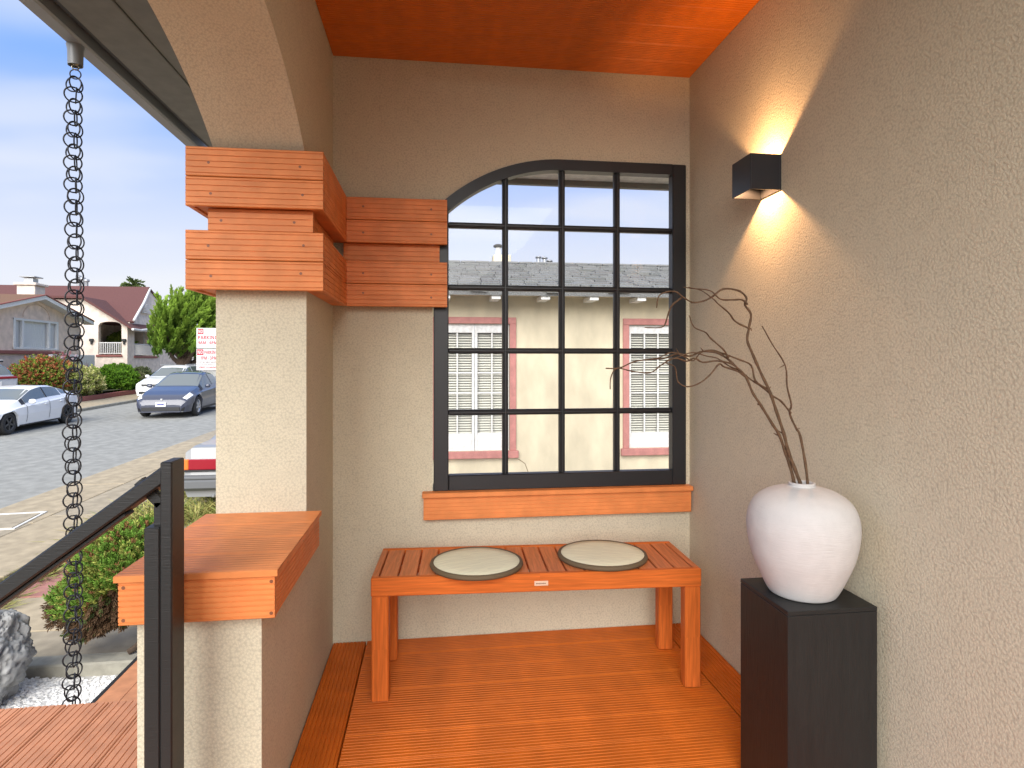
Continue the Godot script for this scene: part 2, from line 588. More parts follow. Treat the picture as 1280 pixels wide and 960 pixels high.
func ground_and_street() -> void:
	var b := MB.new()
	sheet(b, -300, 300, -500, 80, -0.02)
	struct("ground", b, M.soil, "bare brown earth under gardens and street", "ground")
	b = MB.new()
	sheet(b, -13.5, -6.05, -300, 60, 0.0)
	struct("road", b, M.asphalt, "pale grey worn asphalt street with parked cars", "road")
	b = MB.new()
	for k in 60:
		slab(b, -6.17, -6.05, 10.0 - k * 2.4 - 2.39, 10.0 - k * 2.4, -0.1, 0.11, 0.012)
	struct("kerb", b, M.kerb_concrete, "concrete kerb stones on the porch side of the street", "kerb")
	b = MB.new()
	for k in 70:
		slab(b, -13.62, -13.5, 10.0 - k * 2.4 - 2.39, 10.0 - k * 2.4, -0.1, 0.11, 0.012)
	struct("kerb", b, M.kerb_concrete, "concrete kerb stones below the houses across the street", "kerb")
	# near pavement: two rows of slabs
	b = MB.new()
	sheet(b, -6.17, -4.25, -160, 30, 0.05)
	var pv := struct("pavement", b, M.kerb_concrete, "tan concrete pavement of jointed slabs on the porch side", "pavement")
	var variants := []
	for i in 3:
		var s := MB.new()
		s.box(Vector3.ZERO, Vector3(0.93, 0.06, 2.38), 0.008)
		variants.append(s.mesh())
	for k in 30:
		for r in 2:
			var zc := 2.0 - k * 2.4 - r * 0.35
			var o := part("paving_slab", variants[(k + r) % 3], M.concrete if (k * 3 + r) % 4 else M.concrete_b, pv)
			o.transform = Transform3D(Basis(Vector3.RIGHT, 0.017), Vector3(-5.69 + r * 0.945, gy(zc) + 0.085 + rng.randf() * 0.004, zc))
	# far pavement
	b = MB.new()
	sheet(b, -15.25, -13.62, -200, 30, 0.05)
	pv = struct("pavement", b, M.kerb_concrete, "tan concrete pavement across the street behind parked cars", "pavement")
	var fs := boxmesh(Vector3(1.62, 0.06, 2.38), 0.008)
	for k in 26:
		var zc := -8.0 - k * 2.4
		var o := part("paving_slab", fs, M.concrete if k % 3 else M.concrete_b, pv)
		o.transform = Transform3D(Basis(Vector3.RIGHT, 0.017), Vector3(-14.43, gy(zc) + 0.085, zc))
	# front yard paving
	b = MB.new()
	sheet(b, -4.25, -1.0, -30, -5.0, 0.045)
	pv = struct("path", b, M.kerb_concrete, "paved front yard between garden wall and pavement", "path")
	var s0 := MB.new()
	slab(s0, -3.95, -1.05, -5.52, -5.01, 0.0, 0.07, 0.008)
	part("paving_slab", s0, M.concrete_b, pv)
	var s1 := MB.new()
	slab(s1, -3.95, -1.05, -6.28, -5.535, 0.0, 0.07, 0.008)
	part("paving_slab", s1, M.concrete, pv)
	var s2 := MB.new()
	slab(s2, -3.98, -1.05, -8.1, -6.295, 0.0, 0.072, 0.008)
	part("paving_slab", s2, M.pink_paving, pv).set_meta("label", "faded pink painted slab")
	for k in 5:
		var s3 := MB.new()
		slab(s3, -3.55, -1.05, -8.12 - (k + 1) * 2.3 + 0.012, -8.12 - k * 2.3, 0.0, 0.07, 0.008)
		part("paving_slab", s3, M.concrete if k % 2 else M.concrete_b, pv)
	# utility cover with a painted outline
	var zc := -8.9
	var uc := thing("utility_cover", "square concrete utility cover with white painted outline by the kerb", "utility cover", "", Vector3(-5.62, gy(zc) + 0.118, zc))
	uc.rotation = Vector3(0.017, 0.12, 0)
	part("cover", boxmesh(Vector3(0.50, 0.02, 0.72), 0.004), M.concrete_b, uc)
	b = MB.new()
	for s in [-1.0, 1.0]:
		b.box(Vector3(s * 0.29, 0.003, 0), Vector3(0.035, 0.02, 0.86), 0.002)
		b.box(Vector3(0, 0.003, s * 0.412), Vector3(0.545, 0.02, 0.035), 0.002)
	part("painted_outline", b, M.white_paint, uc)
	# side yard between the two houses
	b = MB.new()
	b.span(Vector3(-1.6, -2.5, -7.99), Vector3(7.5, -2.22, -3.0))
	struct("side_path", b, M.kerb_concrete, "concrete side yard between the porch and the cream house", "path")
	# raised gardens across the street
	b = MB.new()
	sheet(b, -60, -15.45, -140, 20, 0.42)
	struct("terrain", b, M.soil, "raised front gardens below the houses across the street", "garden ground")
	b = MB.new()
	for k in 30:
		slab(b, -15.45, -15.27, -18.0 - k * 1.6 - 1.59, -18.0 - k * 1.6, 0.0, 0.33, 0.02)
	tag(part("garden_border", b, M.red_band), "low dark red border wall edging the gardens across the street", "garden wall")


# ------------------------------------------------------------------ porch
func porch_shell() -> void:
	# floor: grooved boards across, a border board along either wall
	var b := MB.new()
	b.span(Vector3(LEFT_X + 0.002, FLOOR_Y - 0.2, BACK_Z + 0.002), Vector3(RIGHT_X - 0.002, FLOOR_Y - 0.021, 3.0))
	var fl := struct("floor", b, M.floor_paint, "porch floor of grooved burnt orange boards", "floor")
	var xa := LEFT_X + 0.148
	var xb := RIGHT_X - 0.148
	var bm := MB.new()
	bm.board(xb - xa - 0.006, 0.138, 0.02, 9, 0.0055, 0.003)
	var bmesh := bm.mesh()
	for k in 41:
		var z := BACK_Z + 0.075 + k * 0.1405
		var o := part("floor_board", bmesh, M.floor_paint, fl)
		o.position = Vector3((xa + xb) * 0.5, FLOOR_Y + rng.randf_range(-0.0008, 0.0008), z)
	for s in 2:
		var e := MB.new()
		e.board(1.9, 0.140, 0.02, 9, 0.0055, 0.003)
		for k in 3:
			var o := part("floor_board", e, M.floor_paint, fl)
			o.transform = Transform3D(Basis(Vector3.UP, PI / 2), Vector3((xa - 0.074) if s == 0 else (xb + 0.074), FLOOR_Y + 0.001, BACK_Z + 0.96 + k * 1.904))
	# ceiling boards
	b = MB.new()
	b.span(Vector3(LEFT_X - 0.25, CEIL_Y + 0.02, BACK_Z - 0.15), Vector3(RIGHT_X + 0.15, CEIL_Y + 0.2, CEIL_END))
	var ce := struct("ceiling", b, M.ceiling_paint, "porch ceiling of reeded bright orange boards", "ceiling")
	bm = MB.new()
	bm.xf = Transform3D(Basis(Vector3.RIGHT, PI), Vector3.ZERO)
	bm.board(RIGHT_X - LEFT_X - 0.004, 0.139, 0.019, 10, 0.006, 0.003)
	bmesh = bm.mesh()
	var z := BACK_Z + 0.072
	while z < CEIL_END:
		var o := part("ceiling_board", bmesh, M.ceiling_paint, ce)
		o.position = Vector3((LEFT_X + RIGHT_X) * 0.5, CEIL_Y + rng.randf_range(-0.0006, 0.0006), z)
		z += 0.141
	# wall beside the lamp
	b = MB.new()
	b.span(Vector3(RIGHT_X, FLOOR_Y - 1.3, BACK_Z - 0.2), Vector3(RIGHT_X + 0.2, CEIL_Y + 0.2, 3.0))
	struct("wall_right", b, M.stucco, "long beige stucco wall carrying the black lamp", "wall")
	# wall with the arched window, in strips round the opening
	b = MB.new()
	var z0 := BACK_Z - 0.18
	var xs := [LEFT_X - 0.301, WIN_X0]
	for k in 33:
		xs.append(WIN_X0 + (WIN_X1 - WIN_X0) * (k + 1) / 33.0)
	xs.append(RIGHT_X)
	for k in xs.size() - 1:
		var u0: float = xs[k]
		var u1: float = xs[k + 1]
		if k == 0 or k == xs.size() - 2:
			b.span(Vector3(u0, FLOOR_Y - 1.3, z0), Vector3(u1, CEIL_Y + 0.02, BACK_Z))
		else:
			b.span(Vector3(u0, FLOOR_Y - 1.3, z0), Vector3(u1, WIN_Y0, BACK_Z))
			var ya := win_top(u0)
			var yb := win_top(u1)
			for f in [[BACK_Z, 1.0], [z0, -1.0]]:
				var q := [Vector3(u0, ya, f[0]), Vector3(u1, yb, f[0]), Vector3(u1, CEIL_Y + 0.02, f[0]), Vector3(u0, CEIL_Y + 0.02, f[0])]
				if f[1] < 0:
					q.reverse()
				b.quad(q[0], q[1], q[2], q[3])
			b.quad(Vector3(u0, ya, z0), Vector3(u1, yb, z0), Vector3(u1, yb, BACK_Z), Vector3(u0, ya, BACK_Z))
	struct("wall_back", b, M.stucco, "beige stucco end wall round the arched black window", "wall")
	# wall to the street with an arched opening: half wall, pillar, arch
	b = MB.new()
	b.span(Vector3(OUT_X, FLOOR_Y - 1.2, -2.222), Vector3(LEFT_X, -0.53, -1.656))
	struct("half_wall", b, M.stucco, "low stucco half wall under the orange ledge", "wall")
	b = MB.new()
	b.span(Vector3(OUT_X, FLOOR_Y - 1.2, BACK_Z), Vector3(LEFT_X, 0.70, -2.222))
	b.span(Vector3(OUT_X, FLOOR_Y - 1.2, -0.612), Vector3(LEFT_X, 0.70, -0.30))
	var zs := [BACK_Z]
	for k in 49:
		zs.append(-1.417 - 0.805 + 1.61 * k / 48.0)
	zs.append(-0.30)
	var rows := []
	for k in zs.size() - 1:
		var za: float = zs[k]
		var zb: float = zs[k + 1]
		var ya := arch_y(za)
		var yb := arch_y(zb)
		b.quad(Vector3(LEFT_X, yb, zb), Vector3(LEFT_X, ya, za), Vector3(LEFT_X, CEIL_Y + 0.02, za), Vector3(LEFT_X, CEIL_Y + 0.02, zb))
		b.quad(Vector3(OUT_X, ya, za), Vector3(OUT_X, yb, zb), Vector3(OUT_X, CEIL_Y + 0.1, zb), Vector3(OUT_X, CEIL_Y + 0.1, za))
	for k in 49:
		var za: float = zs[k + 1]
		rows.append([Vector3(OUT_X, arch_y(za), za), Vector3(LEFT_X, arch_y(za), za)])
	b.grid(rows, true)
	struct("pillar", b, M.stucco, "stucco pillar and segmental arch open to the street", "pillar")


const CEIL_END := -1.6
const WIN_X0 := 0.0
const WIN_X1 := 1.2
const WIN_Y0 := -0.592


func win_top(x: float) -> float:
	if x > 0.60:
		return 0.937
	return 0.937 - 0.829 + sqrt(0.829 * 0.829 - (0.60 - x) * (0.60 - x))


func arch_y(z: float) -> float:
	var d := clampf(z + 1.417, -0.805, 0.805)
	return 0.977 - 1.32 + sqrt(1.32 * 1.32 - d * d)


func arched_window() -> void:
	var w := thing("arched_window", "black framed twenty pane window with curved top corner above the bench", "window", "", Vector3(0, 0, BACK_Z))
	var b := MB.new()
	var fz := 0.012
	var bz := -0.042
	var fw := 0.068
	# the outer frame: jambs, sill rail, curved head
	b.span(Vector3(0.003, WIN_Y0 + 0.002, bz), Vector3(0.003 + fw, win_top(0.02) - 0.004, fz), 0.004)
	b.span(Vector3(1.198 - fw, WIN_Y0 + 0.002, bz), Vector3(1.198, 0.934, fz), 0.004)
	b.span(Vector3(0.003 + fw, WIN_Y0 + 0.002, bz), Vector3(1.198 - fw, WIN_Y0 + 0.072, fz), 0.004)
	var outer := []
	var n := 40
	for k in n + 1:
		var x := 0.02 + (1.198 - fw - 0.02) * k / n
		outer.append(Vector2(x, win_top(x) - 0.003))
	for k in n:
		var a: Vector2 = outer[k]
		var d: Vector2 = outer[k + 1]
		var ai := inner(a)
		var di := inner(d)
		b.quad(Vector3(ai.x, ai.y, fz), Vector3(di.x, di.y, fz), Vector3(d.x, d.y, fz), Vector3(a.x, a.y, fz))
		b.quad(Vector3(ai.x, ai.y, bz), Vector3(di.x, di.y, bz), Vector3(di.x, di.y, fz), Vector3(ai.x, ai.y, fz))
		b.quad(Vector3(a.x, a.y, fz), Vector3(d.x, d.y, fz), Vector3(d.x, d.y, bz), Vector3(a.x, a.y, bz))
		b.quad(Vector3(d.x, d.y, bz), Vector3(di.x, di.y, bz), Vector3(ai.x, ai.y, bz), Vector3(a.x, a.y, bz))
	part("frame", b, M.black_frame, w)
	var gx := [0.071, 0.332, 0.599, 0.864, 1.130]
	var gyy := [-0.52, -0.237, 0.046, 0.336, 0.621, 0.886]
	for k in range(1, 4):
		b = MB.new()
		var top := inner_y(gx[k]) + 0.01
		b.span(Vector3(gx[k] - 0.0135, -0.522, -0.038), Vector3(gx[k] + 0.0135, top, -0.004), 0.005)
		b.span(Vector3(gx[k] - 0.006, -0.522, -0.010), Vector3(gx[k] + 0.006, top, 0.002), 0.003)
		part("muntin", b, M.black_frame, w)
	for k in range(1, 5):
		b = MB.new()
		b.span(Vector3(0.07, gyy[k] - 0.0128, -0.0365), Vector3(1.131, gyy[k] + 0.0128, -0.0055), 0.005)
		b.span(Vector3(0.07, gyy[k] - 0.006, -0.010), Vector3(1.131, gyy[k] + 0.006, 0.0005), 0.003)
		part("muntin", b, M.black_frame, w)
	for i in 4:
		for j in 5:
			b = MB.new()
			var xa: float = gx[i] + (0.0 if i == 0 else 0.0)
			var xb: float = gx[i + 1]
			var steps := 8 if j == 4 else 1
			for s in steps:
				var u0 := xa + (xb - xa) * s / steps
				var u1 := xa + (xb - xa) * (s + 1) / steps
				var t0: float = gyy[j + 1] if j < 4 else inner_y(u0) + 0.003
				var t1: float = gyy[j + 1] if j < 4 else inner_y(u1) + 0.003
				b.quad(Vector3(u0, gyy[j], -0.024), Vector3(u1, gyy[j], -0.024), Vector3(u1, t1, -0.024), Vector3(u0, t0, -0.024))
			part("pane", b, M.window_glass, w)
	# apron board below
	var sl := thing("window_sill", "orange window sill board with small lip under the arched window", "window sill", "", Vector3(0, 0, BACK_Z))
	b = MB.new()
	b.xf = Transform3D(Basis(Vector3.RIGHT, PI / 2), Vector3(0.584, -0.662, 0.042))
	b.board(1.25, 0.10, 0.04, 6, 0.003, 0.0018)
	part("apron_board", b, M.orange_paint, sl)
	part("lip", boxmesh(Vector3(1.262, 0.022, 0.056), 0.003), M.orange_paint, sl, Transform3D(Basis.IDENTITY, Vector3(0.584, -0.6005, 0.0285)))
	for x in [0.05, 1.09]:
		screw(sl, Vector3(x, -0.665, 0.0405), Vector3(0, 0, 1))


func inner(p: Vector2) -> Vector2:  # a point of the head's outer line moved in by the frame's width
	if p.x >= 0.60:
		return p + Vector2(0, -0.05)
	var d := (Vector2(0.60, 0.937 - 0.829) - p).normalized()
	return p + d * 0.05


func inner_y(x: float) -> float:
	var r := 0.829 - 0.053
	if x > 0.60:
		return 0.884
	return 0.937 - 0.829 + sqrt(r * r - (0.60 - x) * (0.60 - x))


func screw(parent: Node, at: Vector3, axis: Vector3) -> void:
	var b := MB.new()
	b.disc(Vector3.ZERO, axis, 0.0048, 8)
	part("screw", b, M.screw, parent, Transform3D(Basis.IDENTITY, at + axis * 0.0004))


func upright(L: float, H: float, th: float, grooves: int, ctr: Vector3, facing: float) -> Transform3D:
	return Transform3D(Basis(Vector3.UP, facing) * Basis(Vector3.RIGHT, PI / 2), ctr)


func trims() -> void:
	var t := thing("trim_band", "double band of orange grooved boards wrapping pillar and end wall", "trim")
	var zf := -2.152
	var xs := -0.371
	var xl := -0.814
	var zb := BACK_Z + 0.07
	var xe := 0.063
	# cores behind the boards
	for y in [[0.518, 0.712], [0.240, 0.434]]:
		var b := MB.new()
		b.span(Vector3(xl + 0.004, y[0] + 0.004, zf - 0.06), Vector3(xs - 0.004, y[1] - 0.004, zf - 0.018))
		b.span(Vector3(LEFT_X + 0.001, y[0] + 0.004, zb - 0.05), Vector3(xs - 0.019, y[1] - 0.004, zf - 0.061))
		b.span(Vector3(LEFT_X + 0.001, y[0] + 0.004, BACK_Z + 0.014), Vector3(xe - 0.02, y[1] - 0.004, zb - 0.02))
		b.span(Vector3(xl + 0.019, y[0] + 0.004, -2.79), Vector3(OUT_X - 0.001, y[1] - 0.004, zf - 0.061))
		part("batten", b, M.orange_paint, t)
		for k in 2:
			var yc: float = y[0] - 0.003 + 0.05 + k * 0.1
			trim_board(t, Vector3((xl + xs) / 2, yc, zf), xs - xl, 0.0975, 0.018, 0.0, 5)
			trim_board(t, Vector3(xs, yc, (zf + zb) / 2 - 0.0095), zf - zb - 0.019, 0.0975, 0.018, PI / 2, 5)
			trim_board(t, Vector3((xs + xe) / 2, yc, zb), xe - xs, 0.0975, 0.018, 0.0, 5)
			trim_board(t, Vector3(xl, yc, -2.48), 0.62, 0.0975, 0.018, -PI / 2, 5)
			for x in [xl + 0.078, xs - 0.07]:
				screw(t, Vector3(x + rng.randf_range(-.01, .01), yc + rng.randf_range(-.012, .012), zf), Vector3(0, 0, 1))
			for x in [xs + 0.07, xe - 0.07]:
				screw(t, Vector3(x, yc + rng.randf_range(-.01, .01), zb), Vector3(0, 0, 1))
	# the recessed middle board
	trim_board(t, Vector3(-0.585, 0.476, zf - 0.042), 0.345, 0.086, 0.02, 0.0, 4)
	trim_board(t, Vector3(LEFT_X + 0.014, 0.476, (zf + zb) / 2 - 0.045), 0.48, 0.086, 0.012, PI / 2, 4)
	trim_board(t, Vector3(-0.18, 0.476, BACK_Z + 0.03), 0.42, 0.086, 0.028, 0.0, 4)
	for x in [-0.715, -0.475]:
		screw(t, Vector3(x, 0.478, zf - 0.042), Vector3(0, 0, 1))


func trim_board(t: Node, ctr: Vector3, L: float, H: float, th: float, facing: float, grooves: int) -> void:
	var b := MB.new()
	b.board(L, H, th, grooves, 0.0044, 0.003)
	part("trim_board", b, M.orange_paint, t, upright(L, H, th, grooves, ctr, facing))


func ledge() -> void:
	var g := thing("ledge", "orange board ledge capping the low wall beside the black post", "ledge")
	var x0 := -0.772
	var x1 := -0.388
	var z0 := -2.221
	var z1 := -1.602
	var yt := -0.526
	var n := 4
	for k in n:
		var wd := (z1 - z0) / n
		var b := MB.new()
		b.board(x1 - x0, wd - 0.0015, 0.016, 8, 0.003, 0.0013)
		part("cap_board", b, M.orange_paint, g, Transform3D(Basis.IDENTITY, Vector3((x0 + x1) / 2, yt, z0 + wd * (k + 0.5))))
	var yc := yt - 0.0165 - 0.054
	trim_board(g, Vector3((x0 + x1) / 2, yc, z1 - 0.007), x1 - x0 - 0.016, 0.107, 0.016, 0.0, 8)
	trim_board(g, Vector3(x1 - 0.008, yc, (z0 + z1) / 2 - 0.012), z1 - z0 - 0.024, 0.107, 0.016, PI / 2, 8)
	trim_board(g, Vector3(x0 + 0.008, yc, (z0 + z1) / 2 - 0.012), z1 - z0 - 0.024, 0.107, 0.016, -PI / 2, 8)
	for x in [x0 + 0.02, x1 - 0.016]:
		for s in [-0.04, 0.04]:
			screw(g, Vector3(x, yc + s, z1 - 0.007), Vector3(0, 0, 1))
	for z in [-1.75, -1.95]:
		screw(g, Vector3(x1 - 0.008, yc + 0.045, z), Vector3(1, 0, 0))


func eave() -> void:
	var e := thing("roof_eave", "grey painted roof eave with gutter above the street side arch", "eave")
	var za := -4.2
	var zb := 0.4
	var b := MB.new()
	b.span(Vector3(-1.19, 1.36, za), Vector3(OUT_X + 0.0, 1.385, zb))
	part("soffit_board", b, M.eave_paint, e)
	b = MB.new()
	b.span(Vector3(-1.40, 1.352, za), Vector3(-1.194, 1.377, zb), 0.004)
	part("soffit_board", b, M.eave_paint, e)
	b = MB.new()
	b.span(Vector3(-1.425, 1.365, za), Vector3(-1.402, 1.52, zb))
	part("fascia", b, M.gutter_dark, e)
	# gutter, an open trough seen from below
	b = MB.new()
	var prof := [Vector2(-1.455, 1.47), Vector2(-1.455, 1.34), Vector2(-1.462, 1.33), Vector2(-1.515, 1.33), Vector2(-1.53, 1.345), Vector2(-1.535, 1.40), Vector2(-1.55, 1.43), Vector2(-1.55, 1.465)]
	for k in prof.size() - 1:
		b.quad(Vector3(prof[k].x, prof[k].y, zb), Vector3(prof[k + 1].x, prof[k + 1].y, zb), Vector3(prof[k + 1].x, prof[k + 1].y, za), Vector3(prof[k].x, prof[k].y, za))
	var gut := part("gutter", b, M.gutter_paint, e)
	b = MB.new()
	b.lathe([[0.026, -0.085], [0.028, -0.085], [0.0295, -0.02], [0.034, 0.0]], 20, Vector3(-1.497, 1.331, -2.80))
	b.lathe([[0.029, -0.01], [0.025, -0.085]], 20, Vector3(-1.497, 1.331, -2.80))
	part("outlet", b, M.gutter_paint, gut)
	b = MB.new()
	b.tube(PackedVector3Array([Vector3(-1.522, 1.262, -2.795), Vector3(-1.497, 1.25, -2.80), Vector3(-1.472, 1.262, -2.805)]), PackedFloat32Array([0.003, 0.003, 0.003]), 6)
	b.torus(Transform3D(Basis(Vector3.UP, 0.5), Vector3(-1.497, 1.240, -2.80)), 0.012, 0.0025, 12, 5)
	part("hook", b, M.hook_metal, gut)
	b = MB.new()
	b.span(Vector3(-1.55, 1.53, za), Vector3(RIGHT_X + 0.2, 1.60, zb))
	part("roof_deck", b, M.eave_paint, e)
	# the eave outside the arched window
	var f := thing("rear_eave", "tan soffit and grey fascia seen through the top window panes", "eave")
	b = MB.new()
	b.span(Vector3(0.36, 1.03, -3.42), Vector3(3.2, 1.06, BACK_Z - 0.182))
	part("soffit_board", b, M.old_white, f)
	b = MB.new()
	b.span(Vector3(0.34, 1.0, -3.46), Vector3(3.2, 1.11, -3.422), 0.004)
	part("fascia", b, M.eave_paint, f)


func rain_chain() -> void:
	var c := thing("rain_chain", "long black rain chain of doubled rings hanging from the gutter", "rain chain", "", Vector3(-1.497, 0, -2.80))
	var protos := []
	for k in 4:
		var b := MB.new()
		var sp := rng.randf_range(0.62, 0.78)
		for s in [-1.0, 1.0]:
			b.torus(Transform3D(Basis(Vector3.UP, s * sp) * Basis(Vector3.BACK, rng.randf_range(-0.12, 0.12)), Vector3(s * 0.004, 0, s * 0.003)), 0.0316, 0.0031, 24, 6)
		protos.append(b.mesh())
	var small := MB.new()
	small.torus(Transform3D(Basis(Vector3.UP, 0.2), Vector3.ZERO), 0.02, 0.0027, 18, 6)
	part("link", small, M.chain_metal, c, Transform3D(Basis.IDENTITY, Vector3(0, 1.210, 0)))
	var y := 1.168
	var k := 0
	while y > gy(-2.8) + 0.05:
		var a := (0.45 if k % 2 == 0 else 0.45 + PI / 4) + rng.randf_range(-0.13, 0.13)
		var o := part("link", protos[rng.randi() % 4], M.chain_metal, c)
		o.transform = Transform3D(Basis(Vector3.UP, a) * Basis(Vector3.RIGHT, rng.randf_range(-0.08, 0.08)), Vector3(sin(y * 5.0) * 0.004 - (1.2 - y) * 0.003, y, 0))
		y -= 0.0475 + rng.randf_range(-0.0015, 0.0015)
		k += 1


func handrail() -> void:
	var h := thing("handrail", "black wooden stair handrail sloping down from its square post", "handrail", "", Vector3(0, 0, -1.49))
	# post and its stub
	part("post", boxmesh(Vector3(0.0262, 1.03, 0.072), 0.003), M.rail_black, h, Transform3D(Basis.IDENTITY, Vector3(-0.6055, -0.232 - 0.515, -0.036)))
	part("post", boxmesh(Vector3(0.0345, 0.87, 0.07), 0.003), M.rail_black, h, Transform3D(Basis.IDENTITY, Vector3(-0.6370, -0.382 - 0.435, -0.037)))
	# the rail, down to the steps' foot
	var p0 := Vector3(-0.612, -0.240, -0.036)
	var dir := Vector3(-1.0, -0.735, -0.06).normalized()
	var L := 2.1
	var side := dir.cross(Vector3.UP).normalized()
	var up := side.cross(dir)
	var bs := Basis(-dir, up, side)
	part("rail", boxmesh(Vector3(L, 0.034, 0.066), 0.004), M.rail_black, h, Transform3D(bs, p0 + dir * L * 0.5 - up * 0.017))
	part("bracket_strip", boxmesh(Vector3(L - 0.1, 0.007, 0.04), 0.001), M.rail_black, h, Transform3D(bs, p0 + dir * (L * 0.5 + 0.09) - up * 0.0385))
	var b := MB.new()
	b.span(Vector3(-0.6445, -0.384, -0.05), Vector3(-0.6195, -0.33, -0.03), 0.001)
	b.xf = Transform3D(Basis(Vector3.BACK, 0.72), Vector3(-0.6545, -0.308, -0.04))
	b.box(Vector3.ZERO, Vector3(0.024, 0.075, 0.02), 0.001)
	part("bracket", b, M.rail_black, h)
	b = MB.new()
	b.span(Vector3(-2.25, -2.35, -0.06), Vector3(-2.21, -1.42, -0.02), 0.003)
	part("post", b, M.rail_black, h)


func deck() -> void:
	# the upper platform beside the steps
	var d := thing("deck_platform", "upper deck platform of faded orange grooved boards", "deck")
	var x1 := -0.745
	for k in 13:
		var b := MB.new()
		b.board(0.80, 0.140, 0.022, 6, 0.0048, 0.003)
		var xc := x1 - 0.072 - k * 0.1435
		part("deck_board", b, M.deck_paint, d, Transform3D(Basis(Vector3.UP, PI / 2), Vector3(xc, -1.25 + rng.randf_range(-0.0008, 0.0008), -2.015)))
	var b2 := MB.new()
	b2.span(Vector3(-2.61, -2.5, -2.40), Vector3(x1, -1.274, -1.63))
	part("base", b2, M.deck_paint, d)
	# lower platform along the wall
	var lo := thing("deck_platform", "lower deck platform with dark edge beside the white gravel", "deck")
	for k in 9:
		var b := MB.new()
		b.board(2.42, 0.140, 0.022, 0)
		part("deck_board", b, M.deck_paint, lo, Transform3D(Basis(Vector3.UP, PI / 2), Vector3(-0.78 - 0.07 - k * 0.1425, -2.10, -3.65)))
	b2 = MB.new()
	b2.span(Vector3(-2.055, -2.5, -4.85), Vector3(-0.76, -2.124, -2.43))
	part("base", b2, M.deck_paint, lo)
	b2 = MB.new()
	b2.span(Vector3(-2.085, -2.5, -4.86), Vector3(-2.058, -2.096, -2.43), 0.003)
	part("edging", b2, M.gutter_dark, lo)
	# steps down from the arch
	var st := thing("porch_steps", "orange steps leading down from the arch to the yard", "steps")
	for k in 5:
		var b := MB.new()
		b.span(Vector3(-0.72 - k * 0.29, -2.5, -1.60), Vector3(-0.745 - (k + 1) * 0.29, -1.26 - k * 0.19, -0.62), 0.006)
		part("tread", b, M.deck_paint, st)
	var b3 := MB.new()
	b3.span(Vector3(OUT_X, -2.5, -1.655), Vector3(LEFT_X, FLOOR_Y - 0.002, -0.613), 0.0)
	part("landing", b3, M.deck_paint, st)


# ------------------------------------------------------------------ small planting helpers
func leaf_mesh(L: float, W: float, n: int, spread: float, sd: int) -> ArrayMesh:  # a sprig of n narrow leaves along a stem on +y
	var r := RandomNumberGenerator.new()
	r.seed = sd
	var b := MB.new()
	for k in n:
		var t := float(k) / n
		var an := k * 2.4 + r.randf() * 0.6
		var base := Vector3(0, t * L * 0.75, 0)
		var dir := (Vector3(cos(an), 0, sin(an)) * spread + Vector3.UP).normalized()
		var ll := L * (0.55 - 0.25 * t) * r.randf_range(0.8, 1.2)
		var side := dir.cross(Vector3(sin(an), 0.2, cos(an))).normalized() * W * 0.5
		var nn := side.cross(dir).normalized() * W * 0.15
		b.tri(base, base + dir * ll * 0.5 + side + nn, base + dir * ll)
		b.tri(base, base + dir * ll, base + dir * ll * 0.5 - side + nn)
	return b.mesh()


func aim(dir: Vector3, s: float, at: Vector3, roll: float) -> Transform3D:
	var y := dir.normalized()
	var x := y.cross(Vector3(0.13, 0.27, 0.95)).normalized()
	var z := x.cross(y)
	return Transform3D(Basis(x, y, z) * Basis(Vector3.UP, roll), at).scaled_local(Vector3.ONE * s)


func ball() -> Vector3:
	while true:
		var p := Vector3(rng.randf_range(-1, 1), rng.randf_range(-1, 1), rng.randf_range(-1, 1))
		if p.length() <= 1.0 and p.length() > 0.05:
			return p
	return Vector3.UP


func bush(called: String, label: String, group: String, at: Vector3, rad: Vector3, leaf: Mesh, n: int, cols: Array, up := 0.5, shell := 0.55) -> Node3D:
	var o := thing(called, label, "shrub", group, at)
	var stem := MB.new()
	for k in 5:
		var a := k * 1.3
		stem.tube(PackedVector3Array([Vector3(0, -0.05, 0), Vector3(cos(a) * rad.x * 0.3, rad.y * 0.6, sin(a) * rad.z * 0.3), Vector3(cos(a) * rad.x * 0.6, rad.y * 1.2, sin(a) * rad.z * 0.6)]), PackedFloat32Array([0.03, 0.02, 0.008]), 5)
	part("stem", stem, M.bark, o)
	var pl := []
	var cs := []
	var lump := noise(int(at.x * 100) + n, 1.4)
	for k in n:
		var p := ball().normalized() * (shell + (1.0 - shell) * sqrt(rng.randf()))
		var bump := 1.0 + 0.28 * lump.get_noise_3dv(p * 2.0)
		var q := p * rad * bump
		if q.y < -rad.y * 0.85:
			continue
		var dir := (p * Vector3(1, 0.6, 1) + Vector3(0, up, 0) + ball() * 0.5).normalized()
		pl.append(aim(dir, rng.randf_range(0.7, 1.25), q + Vector3(0, rad.y, 0), rng.randf() * TAU))
		var c0: Color = cols[rng.randi() % cols.size()]
		var f := rng.randf_range(0.75, 1.25)
		cs.append(Color(c0.r * f, c0.g * f, c0.b * f))
	many("foliage", leaf, M.leaf, pl, cs, o)
	return o


